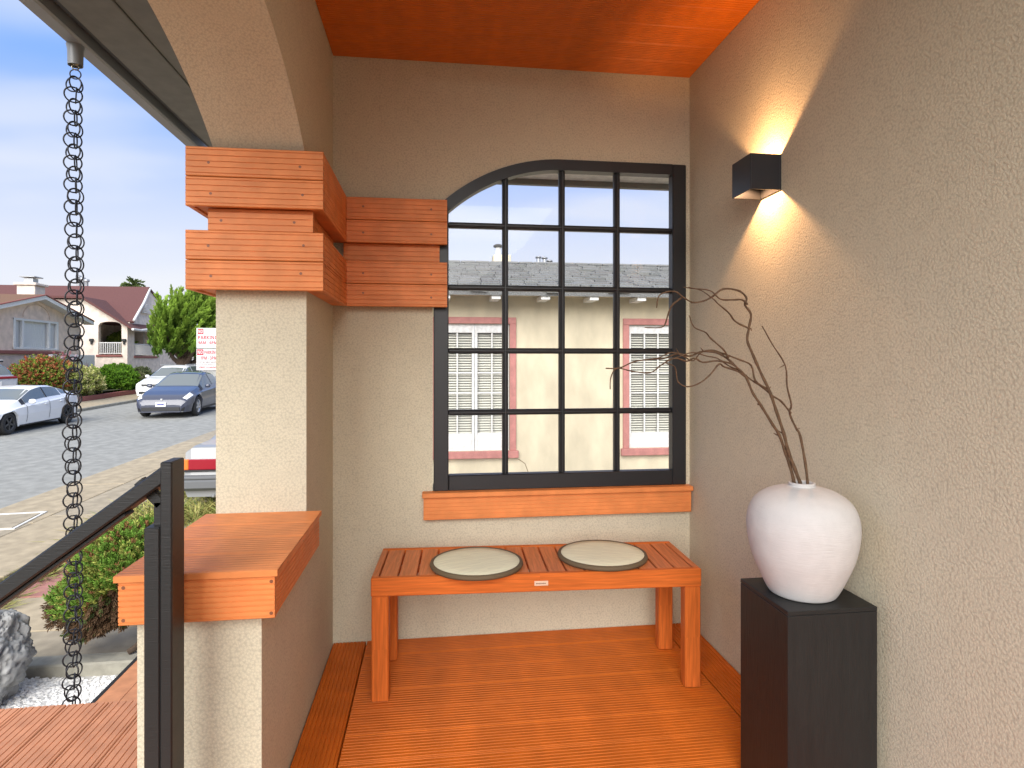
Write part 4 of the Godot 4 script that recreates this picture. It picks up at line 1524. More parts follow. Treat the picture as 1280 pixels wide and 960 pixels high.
func street_houses() -> void:
	# --- grey house with the picture window: its gable faces the street
	var h := thing("grey_house", "beige grey gabled house with wide white picture window across the street", "house")
	var X := -18.0
	var base := -2.6
	var zl := -26.89
	var zr := -34.05
	var zp := -30.47
	var ey := 2.095
	var py := 2.93
	var wz0 := -29.0  # window
	var wz1 := -32.2
	var wy0 := 0.50
	var wy1 := 1.87
	var w := MB.new()
	w.span(Vector3(X - 0.2, base, zl), Vector3(X, wy0, zr))
	w.span(Vector3(X - 0.2, wy0, zl), Vector3(X, wy1, wz0))
	w.span(Vector3(X - 0.2, wy0, wz1), Vector3(X, wy1, zr))
	gable_wall(w, Vector3(X, 0, zl), Vector3(X, 0, zr), wy1, ey, ey, Vector3(X, py, zp), Vector3(-0.2, 0, 0))
	w.span(Vector3(X - 9.0, base, zl), Vector3(X - 0.2, ey - 0.1, zl - 0.2))
	w.span(Vector3(X - 9.0, base, zr + 0.2), Vector3(X - 0.2, ey - 0.1, zr))
	part("wall", w, M.house_grey, h)
	var r := MB.new()
	var o := 0.45
	var sl := (py - ey) / absf(zp - zl)
	roof_plane(r, Vector3(X + o, py + 0.10, zp), Vector3(X - 9.5, py + 0.10, zp), Vector3(X - 9.5, ey - sl * o + 0.10, zl + o), Vector3(X + o, ey - sl * o + 0.10, zl + o), 0.09)
	part("roof", r, M.tan_roof, h)
	r = MB.new()
	roof_plane(r, Vector3(X - 9.5, py + 0.10, zp), Vector3(X + o, py + 0.10, zp), Vector3(X + o, ey - sl * o + 0.10, zr - o), Vector3(X - 9.5, ey - sl * o + 0.10, zr - o), 0.09)
	part("roof", r, M.red_roof, h)
	for s in [[zl + o, 1.0], [zr - o, -1.0]]:
		var f := MB.new()
		var za: float = s[0]
		var a := Vector3(X + o + 0.005, ey - sl * o + 0.05, za)
		var p := Vector3(X + o + 0.005, py + 0.05, zp)
		var dn := Vector3(0, -0.17, 0)
		if s[1] > 0:
			f.quad(a + dn, p + dn, p, a)
		else:
			f.quad(p + dn, a + dn, a, p)
		f.quad(a, a + dn, a + dn + Vector3(-0.04, 0, 0), a + Vector3(-0.04, 0, 0))
		f.quad(a + dn, a + dn + Vector3(-0.46, 0, 0), p + dn + Vector3(-0.46, 0, 0), p + dn)
		part("fascia", f, M.old_white, h)
		f = MB.new()
		f.tube(PackedVector3Array([a + Vector3(0.01, 0.03, 0), p + Vector3(0.01, 0.03, 0)]), PackedFloat32Array([0.035, 0.035]), 5)
		part("drip_edge", f, M.red_band, h)
	# picture window: three lights
	var wi := MB.new()
	for z in [wz0 - 0.07, wz0 - 0.62, wz1 + 0.70, wz1 + 0.07]:
		wi.span(Vector3(X - 0.08, wy0, z + 0.07), Vector3(X + 0.04, wy1, z - 0.07), 0.01)
	for y in [wy0 + 0.05, wy1 - 0.05]:
		wi.span(Vector3(X - 0.08, y - 0.05, wz0), Vector3(X + 0.035, y + 0.05, wz1), 0.01)
	var win := part("window", wi, M.old_white, h)
	for zz in [[wz0 - 0.1, wz0 - 0.6], [wz0 - 0.66, wz1 + 0.74], [wz1 + 0.68, wz1 + 0.1]]:
		var g := MB.new()
		g.quad(Vector3(X - 0.05, wy0 + 0.08, zz[0]), Vector3(X - 0.05, wy0 + 0.08, zz[1]), Vector3(X - 0.05, wy1 - 0.08, zz[1]), Vector3(X - 0.05, wy1 - 0.08, zz[0]))
		part("pane", g, M.window_glass, win)
		var cu := MB.new()
		var rowa := []
		var rowb := []
		for k in 41:
			var z: float = lerpf(zz[0], zz[1], k / 40.0)
			rowa.append(Vector3(X - 0.11 + 0.018 * sin(k * 1.9), wy0, z))
			rowb.append(Vector3(X - 0.11 + 0.018 * sin(k * 1.9), wy1, z))
		cu.grid([rowa, rowb], true)
		part("curtain", cu, M.curtain, win)
	# arch moulding over the window, band, low white wall
	var am := MB.new()
	var ap := PackedVector3Array()
	var ar := PackedFloat32Array()
	for k in 15:
		var t := PI * (k / 14.0)
		ap.append(Vector3(X + 0.01, wy1 + 0.08 + 0.62 * sin(t), (wz0 + wz1) / 2 + 0.95 * cos(t)))
		ar.append(0.028)
	am.tube(ap, ar, 5)
	part("moulding", am, M.house_grey, h)
	var bd := MB.new()
	bd.span(Vector3(X + 0.001, 0.30, zl), Vector3(X + 0.10, 0.45, wz1 - 0.1), 0.01)
	part("band", bd, M.red_band, h)
	bd = MB.new()
	bd.span(Vector3(X + 0.25, base, -31.0), Vector3(X + 0.45, 0.30, -34.6), 0.02)
	part("stair_wall", bd, M.old_white, h)
	var ch := MB.new()
	ch.span(Vector3(-19.7, 2.2, -32.0), Vector3(-18.9, 3.62, -32.8), 0.02)
	ch.span(Vector3(-19.8, 3.62, -31.9), Vector3(-18.8, 3.74, -32.9), 0.02)
	part("chimney", ch, M.house_pink, h)
	ch = MB.new()
	ch.span(Vector3(-19.5, 3.74, -32.2), Vector3(-19.1, 3.98, -32.6))
	ch.span(Vector3(-19.65, 4.02, -32.05), Vector3(-18.95, 4.07, -32.75), 0.01)
	part("chimney_cap", ch, M.flue_metal, h)
	lantern(h, Vector3(X + 0.05, 1.25, -33.9))

	# --- pink house with dark red roof and corner porch
	var q := thing("pink_house", "pale pink stucco house with dark red roof and arched corner porch", "house")
	var zf := -39.0
	X = -18.0
	ey = 2.05
	w = MB.new()
	# wall facing along the street, with an arched porch opening
	var ax0 := -19.6
	var ax1 := -18.32
	w.span(Vector3(-24.0, base, zf - 0.25), Vector3(ax0, 2.4, zf))
	w.span(Vector3(ax1, base, zf - 0.25), Vector3(X, 2.0, zf))
	w.span(Vector3(ax0, base, zf - 0.25), Vector3(ax1, 0.36, zf))
	var n := 14
	for k in n:
		var u0 := ax0 + (ax1 - ax0) * k / n
		var u1 := ax0 + (ax1 - ax0) * (k + 1) / n
		var c := (ax0 + ax1) / 2
		var hw := (ax1 - ax0) / 2
		var ya := 2.07 + 0.25 * sqrt(maxf(0, 1 - pow(absf(u0 - c) / hw, 2.6)))
		var yb := 2.07 + 0.25 * sqrt(maxf(0, 1 - pow(absf(u1 - c) / hw, 2.6)))
		for f in [[zf, 1.0], [zf - 0.25, -1.0]]:
			var p := [Vector3(u0, ya, f[0]), Vector3(u1, yb, f[0]), Vector3(u1, 2.4, f[0]), Vector3(u0, 2.4, f[0])]
			if f[1] < 0:
				p.reverse()
			w.quad(p[0], p[1], p[2], p[3])
		w.quad(Vector3(u0, ya, zf - 0.25), Vector3(u1, yb, zf - 0.25), Vector3(u1, yb, zf), Vector3(u0, ya, zf))
	# gable above it
	w.poly(PackedVector3Array([Vector3(-24.0, 2.4, zf), Vector3(-18.35, 2.4, zf), Vector3(-20.35, 3.62, zf), Vector3(-22.3, 3.62, zf)]))
	w.poly(PackedVector3Array([Vector3(-18.35, 2.4, zf - 0.001), Vector3(-18.32, 2.0, zf - 0.001), Vector3(X, 2.0, zf - 0.001), Vector3(-18.0, 2.12, zf - 0.001)]))
	# street front with second opening
	w.span(Vector3(X - 0.25, base, zf - 0.251), Vector3(X, 0.30, -47.0))
	w.span(Vector3(X - 0.25, 0.30, zf - 0.251), Vector3(X, 1.83, -39.87))
	w.span(Vector3(X - 0.25, 0.30, -42.8), Vector3(X, 1.83, -47.0))
	w.span(Vector3(X - 0.25, 1.83, zf - 0.251), Vector3(X, 2.3, -47.0))
	# porch inner walls
	w.span(Vector3(-20.9, 0.2, zf - 0.251), Vector3(-20.7, 2.3, -43.2))
	w.span(Vector3(-20.7, 0.2, -43.0), Vector3(-18.25, 2.3, -43.2))
	w.span(Vector3(-20.7, 0.1, zf - 0.251), Vector3(-18.25, 0.3, -43.0))
	# big gable over the street front
	w.poly(PackedVector3Array([Vector3(X - 0.02, 2.3, -39.2), Vector3(X - 0.02, 2.3, -46.6), Vector3(X - 0.5, 4.72, -42.9)]))
	part("wall", w, M.house_pink, q)
	# roofs: the long main ridge runs back from the street, a lower gable turns to the viewer
	r = MB.new()
	var ry := 4.85
	roof_plane(r, Vector3(-40.0, ry, -42.9), Vector3(-40.0, 2.36, -39.30), Vector3(X + 0.2, 2.36, -39.30), Vector3(X - 0.45, ry, -42.9), 0.12)
	roof_plane(r, Vector3(X - 0.45, ry, -42.9), Vector3(X + 0.35, 1.9, -47.3), Vector3(-40.0, 1.9, -47.3), Vector3(-40.0, ry, -42.9), 0.12)
	var roof := part("roof", r, M.red_roof, q)
	r = MB.new()
	roof_plane(r, Vector3(-20.35, 3.78, -38.65), Vector3(-17.55, 1.93, -38.65), Vector3(-17.55, 1.98, -41.4), Vector3(-20.35, 3.78, -41.4), 0.12)
	roof_plane(r, Vector3(-22.3, 3.78, -38.65), Vector3(-20.35, 3.78, -38.65), Vector3(-20.35, 3.78, -41.4), Vector3(-22.3, 3.78, -41.4), 0.12)
	roof_plane(r, Vector3(-25.0, 2.1, -38.65), Vector3(-22.3, 3.78, -38.65), Vector3(-22.3, 3.78, -41.4), Vector3(-25.0, 2.1, -41.4), 0.12)
	part("porch_roof", r, M.red_roof, q)
	r = MB.new()
	r.tube(PackedVector3Array([Vector3(-17.52, 1.86, -38.6), Vector3(-17.5, 1.84, -39.6), Vector3(-17.5, 1.95, -40.6), Vector3(-17.5, 2.25, -41.4)]), PackedFloat32Array([0.08, 0.08, 0.08, 0.08]), 6)
	r.tube(PackedVector3Array([Vector3(X + 0.22, 2.42, -39.3), Vector3(X - 0.05, 3.65, -41.2), Vector3(X - 0.42, 4.72, -42.9)]), PackedFloat32Array([0.07, 0.07, 0.07]), 6)
	part("gutter", r, M.old_white, q)
	var vt := MB.new()
	for k in 6:
		vt.box(Vector3(X + 0.01, 3.05 + k * 0.1, -41.6), Vector3(0.05, 0.05, 1.5 - k * 0.22))
	part("gable_vent", vt, M.old_white, q)
	for s in [0, 1]:
		var rl := MB.new()
		if s == 0:
			rl.span(Vector3(ax0, 1.05, zf - 0.10), Vector3(ax1, 1.10, zf - 0.05))
			rl.span(Vector3(ax0, 0.42, zf - 0.10), Vector3(ax1, 0.46, zf - 0.05))
			for k in 13:
				rl.span(Vector3(ax0 + 0.05 + k * 0.1, 0.46, zf - 0.09), Vector3(ax0 + 0.08 + k * 0.1, 1.05, zf - 0.06))
		else:
			rl.span(Vector3(X - 0.10, 1.0, -39.87), Vector3(X - 0.05, 1.05, -42.8))
			for k in 26:
				rl.span(Vector3(X - 0.09, 0.36, -39.95 - k * 0.112), Vector3(X - 0.06, 1.0, -39.98 - k * 0.112))
		part("railing", rl, M.old_white, q)
		var si := MB.new()
		if s == 0:
			si.span(Vector3(ax0 - 0.1, 0.24, zf + 0.001), Vector3(ax1 + 0.05, 0.355, zf + 0.07), 0.01)
		else:
			si.span(Vector3(X + 0.001, 0.18, -39.8), Vector3(X + 0.07, 0.295, -42.9), 0.01)
		part("porch_sill", si, M.red_band, q)
	wi = MB.new()
	for x in [-20.2, -19.5, -18.8]:
		wi.span(Vector3(x - 0.05, 0.4, -42.995), Vector3(x + 0.05, 1.9, -42.93))
	wi.span(Vector3(-20.2, 1.85, -42.995), Vector3(-18.8, 1.95, -42.93))
	part("window", wi, M.old_white, q)
	lantern(q, Vector3(-19.95, 1.22, zf + 0.05))
	lantern(q, Vector3(-18.16, 1.22, zf + 0.05))
	for k in 3:
		var fl := MB.new()
		fl.lathe([[0.10, 0.0], [0.10, 0.62 - k * 0.12], [0.17, 0.66 - k * 0.12], [0.17, 0.80 - k * 0.12], [0.0, 0.84 - k * 0.12]], 10, Vector3(-22.9 + k * 0.24, 4.75, -43.2))
		part("roof_flue", fl, M.flue_metal, q)
	# low white garage beyond the cypress
	var ga := thing("white_garage", "low white garage with red base behind the cypress trunk", "garage")
	w = MB.new()
	w.span(Vector3(-18.5, -2.6, -48.0), Vector3(-12.5, -0.45, -48.3))
	w.span(Vector3(-18.5, -0.45, -47.9), Vector3(-12.5, 0.75, -48.3), 0.02)
	part("wall", w, M.white_paint, ga)
	w = MB.new()
	w.span(Vector3(-18.5, -0.62, -47.86), Vector3(-12.5, -0.45, -47.899))
	part("base_band", w, M.red_band, ga)


func lantern(h: Node, at: Vector3) -> void:
	var b := MB.new()
	b.box(at, Vector3(0.22, 0.16, 0.16), 0.02)
	b.box(at + Vector3(0, -0.16, 0), Vector3(0.1, 0.18, 0.1), 0.02)
	part("lantern", b, M.room_dark, h)


func far_trees() -> void:
	# wind-swept cypress in front of the houses
	var at := Vector3(-13.85, gy(-36.5) + 0.3, -36.5)
	var t := thing("cypress_tree", "dense wind swept cypress tree with green upswept sprays beyond parked cars", "tree", "", at)
	var b := MB.new()
	b.tube(PackedVector3Array([Vector3(0.05, -0.2, 0), Vector3(0.0, 0.6, 0), Vector3(-0.02, 1.3, 0.05), Vector3(0.1, 2.2, 0), Vector3(0.3, 3.2, 0)]), PackedFloat32Array([0.5, 0.42, 0.40, 0.3, 0.15]), 9)
	for k in 12:
		var a := k * 0.9
		var y := 1.1 + (k % 4) * 0.35
		b.tube(PackedVector3Array([Vector3(0, y, 0), Vector3(cos(a) * 0.8, y + 0.5, sin(a) * 0.8), Vector3(cos(a) * 1.7 + 0.2, y + 1.3, sin(a) * 1.7)]), PackedFloat32Array([0.16, 0.11, 0.04]), 6)
	part("trunk", b, M.bark, t)
	var leaf := leaf_mesh(0.34, 0.04, 12, 0.28, 8)
	var pl := []
	var cs := []
	var clumps := 330
	for k in clumps:
		var q := ball().normalized()
		q.y = absf(q.y) * 1.3 - 0.62 if rng.randf() < 0.75 else q.y * 0.75
		var rr := rng.randf_range(0.62, 1.0)
		var ctr := Vector3(0.45, 3.35, 0) + q * Vector3(2.5, 2.5, 2.4) * rr
		ctr.x += maxf(0.0, ctr.y - 3.0) * 0.28
		var sw := (Vector3(q.x * 0.7 + 0.6, 0.8 + 0.2 * q.y, q.z * 0.7) + ball() * 0.25).normalized()
		var L := rng.randf_range(0.8, 1.6)
		var tone := rng.randf_range(0.7, 1.3)
		var warm := rng.randf()
		for j in 62:
			var f := rng.randf()
			var wid := 0.15 * (1.0 - 0.75 * f) + 0.03
			var p := ctr + sw * (f - 0.4) * L + ball() * wid
			pl.append(aim(sw + ball() * 0.5, rng.randf_range(0.6, 1.15), p, rng.randf() * TAU))
			var c0 := Color(0.075, 0.155, 0.022).lerp(Color(0.27, 0.40, 0.055), clampf(f * 0.9 + warm * 0.25 - 0.1, 0, 1))
			cs.append(Color(c0.r * tone, c0.g * tone, c0.b * tone))
	many("crown", leaf, M.leaf, pl, cs, t)
	# clipped bushes in the gardens
	var sm := leaf_mesh(0.16, 0.045, 9, 1.0, 12)
	var z := -27.6
	bush("red_shrub", "low shrub with red and green leaves below the picture window", "shrubs across the street", Vector3(-16.4, gy(-28.5) + 0.40, -28.4), Vector3(0.9, 0.80, 1.25), sm, 5200, [Color(0.16, 0.22, 0.035), Color(0.34, 0.09, 0.04), Color(0.36, 0.15, 0.06), Color(0.20, 0.26, 0.04), Color(0.24, 0.26, 0.05)])
	bush("flowering_shrub", "thin flowering shrub with pale pink blossom before the white low wall", "shrubs across the street", Vector3(-16.7, gy(-30) + 1.1, -30.2), Vector3(0.5, 0.55, 0.8), sm, 500, [Color(0.55, 0.42, 0.45), Color(0.35, 0.12, 0.13), Color(0.10, 0.14, 0.04)], 0.8, 0.2)
	bush("variegated_shrub", "wide yellow green variegated shrub beside the pavement", "shrubs across the street", Vector3(-16.15, gy(-29.6) + 0.2, -29.8), Vector3(0.95, 0.72, 1.75), sm, 7600, [Color(0.42, 0.43, 0.14), Color(0.58, 0.54, 0.26), Color(0.24, 0.30, 0.07), Color(0.38, 0.41, 0.12)])
	bush("round_green_shrub", "round clipped bright green shrub below the arched porch", "shrubs across the street", Vector3(-16.1, gy(-33.8) + 0.15, -33.7), Vector3(0.85, 0.70, 1.15), sm, 6000, [Color(0.12, 0.25, 0.022), Color(0.17, 0.32, 0.025), Color(0.08, 0.18, 0.018)])
	bush("small_shrub", "small dull green shrub against the pink house wall", "shrubs across the street", Vector3(-16.6, gy(-37.5) + 0.3, -37.6), Vector3(0.5, 0.5, 0.7), sm, 1500, [Color(0.09, 0.12, 0.045), Color(0.15, 0.17, 0.08)])
	bush("pale_shrub", "small pale dry shrub beside the round green one", "shrubs across the street", Vector3(-15.9, gy(-36) + 0.2, -35.6), Vector3(0.4, 0.42, 0.7), sm, 1300, [Color(0.22, 0.22, 0.11), Color(0.15, 0.17, 0.06)])
	bush("porch_plant", "leafy green plant standing inside the arched porch", "", Vector3(-19.7, 0.3, -41.9), Vector3(0.75, 0.75, 0.5), sm, 1800, [Color(0.12, 0.20, 0.03), Color(0.2, 0.27, 0.04)])
	bush("corner_shrub", "yellow leaved shrub by the white garage under the cypress", "shrubs across the street", Vector3(-13.4, gy(-45.0) + 0.2, -45.5), Vector3(0.7, 0.5, 0.6), sm, 1500, [Color(0.30, 0.28, 0.08), Color(0.16, 0.19, 0.05)])
	# spiky plant
	var sp := thing("spiky_plant", "grey purple spiky plant between the two shrubs across the street", "plant", "", Vector3(-16.9, gy(-32) + 0.9, -32.3))
	b = MB.new()
	for k in 46:
		var d := (ball() + Vector3(0, 0.7, 0)).normalized()
		var s := d.cross(Vector3.UP).normalized() * 0.03
		b.tri(-s, s, d * rng.randf_range(0.7, 1.1))
		b.tri(s, -s, d * rng.randf_range(0.7, 1.1))
	part("leaves", b, M.red_band, sp)
	# palm behind the red roof
	var pa := thing("palm_tree", "distant palm top showing above the dark red roof", "palm", "", Vector3(-27.2, -1.3, -60.0))
	b = MB.new()
	b.tube(PackedVector3Array([Vector3.ZERO, Vector3(0.1, 4, 0), Vector3(0, 8.2, 0)]), PackedFloat32Array([0.3, 0.24, 0.2]), 8)
	part("trunk", b, M.bark, pa)
	pl = []
	cs = []
	for k in 34:
		var a := k * 2.4
		var el := rng.randf_range(-0.3, 1.2)
		var d := Vector3(cos(a) * cos(el), sin(el), sin(a) * cos(el))
		for j in 14:
			var f := j / 13.0
			pl.append(aim(d + Vector3(0, -f * 0.9, 0) + ball() * 0.3, rng.randf_range(1.0, 1.5), Vector3(0, 8.2, 0) + d * f * 0.9 + Vector3(0, -f * f * 0.35, 0), k))
			cs.append(Color(0.10, 0.14, 0.04))
	many("crown", leaf, M.leaf, pl, cs, pa)


# ------------------------------------------------------------------ cars
class Car:
	var zs := PackedFloat32Array()
	var P := []  # for each station, eight half-section points
	var W := 1.0

	func setup(prof: Array, wheels: Array, wr: float, sill: float, w: float, n := 64) -> void:
		W = w
		var z0: float = prof[0][0]
		var z1: float = prof[prof.size() - 1][0]
		var cols := []
		for k in n + 1:
			var z := lerpf(z0, z1, float(k) / n)
			zs.append(z)
			var row := []
			for c in range(1, 5):
				var v: float = prof[0][c]
				for i in prof.size() - 1:
					if z <= prof[i][0] and z >= prof[i + 1][0]:
						v = lerpf(prof[i][c], prof[i + 1][c], (prof[i][0] - z) / (prof[i][0] - prof[i + 1][0]))
				row.append(v)
			cols.append(row)
		for pass_ in 2:
			var old := cols.duplicate(true)
			for k in range(2, n - 1):
				for c in 4:
					cols[k][c] = (old[k - 1][c] + old[k][c] * 2.0 + old[k + 1][c]) * 0.25
		for k in n + 1:
			var belt: float = cols[k][0]
			var top: float = maxf(cols[k][1], belt + 0.012)
			var wb: float = cols[k][2] * w * 0.5
			var wt: float = cols[k][3] * w * 0.5
			var y0 := sill
			for wz in wheels:
				var d := absf(zs[k] - wz)
				if d < wr:
					y0 = maxf(y0, wheels_y(wr) + sqrt(wr * wr - d * d) * 0.98)
			y0 = minf(y0, belt - 0.08)
			var mid := maxf(y0 + 0.03, lerpf(sill, belt, 0.55))
			P.append([Vector2(0, y0), Vector2(wb * 0.94, y0), Vector2(wb, minf(mid, belt - 0.04)), Vector2(wb * 0.985, belt - 0.03), Vector2(wb * 0.93, belt), Vector2(wt, lerpf(belt, top, 0.86)), Vector2(wt * 0.86, lerpf(belt, top, 0.965)), Vector2(0, top)])

	func wheels_y(wr: float) -> float:
		return wr - 0.05

	func S(z: float, p: float) -> Vector3:
		var sgn := 1.0
		if p > 7.0:
			p = 14.0 - p
			sgn = -1.0
		var n := zs.size() - 1
		var f := clampf((z - zs[0]) / (zs[n] - zs[0]), 0, 1) * n
		var i := mini(int(f), n - 1)
		var j := mini(int(p), 6)
		var a: Vector2 = P[i][j].lerp(P[i][j + 1], p - j)
		var b: Vector2 = P[i + 1][j].lerp(P[i + 1][j + 1], p - j)
		var q := a.lerp(b, f - i)
		return Vector3(q.x * sgn, q.y, z)

	func patch(b: MB, za: float, zb: float, pa: float, pb: float, off: float, nz := 12, np := 6) -> void:
		# za > zb (front to rear), pa < pb
		var rows := []
		for i in nz + 1:
			var row := []
			for j in np + 1:
				var z := lerpf(za, zb, float(i) / nz)
				var p := lerpf(pa, pb, float(j) / np)
				var q := S(z, p)
				if off != 0.0:
					var e := 0.02
					var du := S(z - e, p) - S(z + e, p)
					var dv := S(z, minf(p + 0.03, pb)) - S(z, maxf(p - 0.03, pa))
					var nn := dv.cross(du)
					if nn.length_squared() > 1e-14:
						nn = nn.normalized()
						if nn.dot(Vector3(q.x, q.y - 0.6, 0)) < 0:
							nn = -nn
						q += nn * off
				row.append(q)
			rows.append(row)
		b.grid(rows, true)

	func hull(b: MB) -> void:
		for j in range(1, 13):
			patch(b, zs[0], zs[zs.size() - 1], j, j + 1, 0.0, zs.size() - 1, 1)
		for e in [0, zs.size() - 1]:
			var ring := PackedVector3Array()
			for j in 14:
				ring.append(S(zs[e], j))
			if e == 0:
				for k in range(1, 13):
					b.tri(ring[0], ring[k], ring[k + 1])
			else:
				for k in range(1, 13):
					b.tri(ring[0], ring[k + 1], ring[k])


func wheel(parent: Node, at: Vector3, r: float, w: float, side: float, rim: Material) -> void:
	var b := MB.new()
	b.xf = Transform3D(Basis(Vector3.BACK, -side * PI / 2), Vector3.ZERO)
	b.lathe([[r * 0.62, -w / 2], [r * 0.9, -w / 2], [r * 0.98, -w * 0.38], [r, -w * 0.2], [r, w * 0.2], [r * 0.98, w * 0.38], [r * 0.9, w / 2], [r * 0.66, w / 2], [r * 0.62, w * 0.3]], 28)
	var o := part("wheel", b, M.tyre, parent, Transform3D(Basis.IDENTITY, at))
	b = MB.new()
	b.xf = Transform3D(Basis(Vector3.BACK, -side * PI / 2), Vector3.ZERO)
	for k in 5:
		var a := TAU * k / 5
		var m := b.xf
		b.xf = m * Transform3D(Basis(Vector3.UP, a), Vector3(0, w * 0.40, 0))
		b.box(Vector3(r * 0.32, 0, 0), Vector3(r * 0.58, 0.02, r * 0.17), 0.005)
		b.xf = m
	b.lathe([[r * 0.57, w * 0.30], [r * 0.66, w * 0.46], [r * 0.63, w * 0.5], [r * 0.60, w * 0.46]], 28)
	b.lathe([[0.0, w * 0.44], [r * 0.13, w * 0.44], [r * 0.15, w * 0.3]], 12)
	part("rim", b, rim, o)
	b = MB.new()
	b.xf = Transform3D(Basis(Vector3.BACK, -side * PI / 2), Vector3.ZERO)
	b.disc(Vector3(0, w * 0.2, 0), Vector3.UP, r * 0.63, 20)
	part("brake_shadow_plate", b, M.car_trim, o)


func make_car(called: String, label: String, group: String, at: Vector3, turn: float, sp: Dictionary) -> Node3D:
	var o := thing(called, label, "car", group, at, turn)
	o.basis = Basis(Vector3.RIGHT, 0.017) * o.basis
	var c := Car.new()
	c.setup(sp.prof, sp.wheels, sp.wr + 0.05, sp.sill, sp.W)
	var b := MB.new()
	c.hull(b)
	part("body", b, sp.paint, o)
	b = MB.new()
	b.span(Vector3(-sp.W * 0.40, sp.sill - 0.02, sp.prof[0][0] - 0.25), Vector3(sp.W * 0.40, sp.sill + 0.35, sp.prof[-1][0] + 0.25))
	part("underbody", b, M.car_trim, o)
	for wz in sp.wheels:
		for s in [-1.0, 1.0]:
			wheel(o, Vector3(s * (sp.W / 2 - 0.125), sp.wr, wz), sp.wr, 0.21, s, sp.rim)
	for g in sp.glass:  # [name, za, zb, pa, pb]
		b = MB.new()
		c.patch(b, g[1], g[2], g[3], g[4], 0.006, 10, 8)
		part(g[0], b, M.car_glass, o)
		if g[0] == "side_window":
			b = MB.new()
			c.patch(b, g[1], g[2], 14.0 - g[4], 14.0 - g[3], 0.006, 10, 8)
			part(g[0], b, M.car_glass, o)
	for g in sp.get("trim", []):  # [name, material, za, zb, pa, pb, both sides]
		b = MB.new()
		c.patch(b, g[2], g[3], g[4], g[5], g[7] if g.size() > 7 else 0.008, 8, 6)
		part(g[0], b, g[1], o)
		if g[6]:
			b = MB.new()
			c.patch(b, g[2], g[3], 14.0 - g[5], 14.0 - g[4], g[7] if g.size() > 7 else 0.008, 8, 6)
			part(g[0], b, g[1], o)
	for m in sp.get("boxes", []):  # [name, material, centre, size, bevel]
		part(m[0], boxmesh(m[3], m[4]), m[1], o, Transform3D(Basis.IDENTITY, m[2]))
	if sp.has("mirror"):
		for s in [-1.0, 1.0]:
			b = MB.new()
			b.lathe([[0.0, -0.07], [0.06, -0.06], [0.085, 0.0], [0.06, 0.06], [0.0, 0.07]], 10)
			part("mirror", b, sp.paint, o, Transform3D(Basis.from_scale(Vector3(1.25, 1.0, 0.7)), Vector3(s * (sp.W / 2 + 0.05), sp.mirror.y, sp.mirror.x)))
	return o


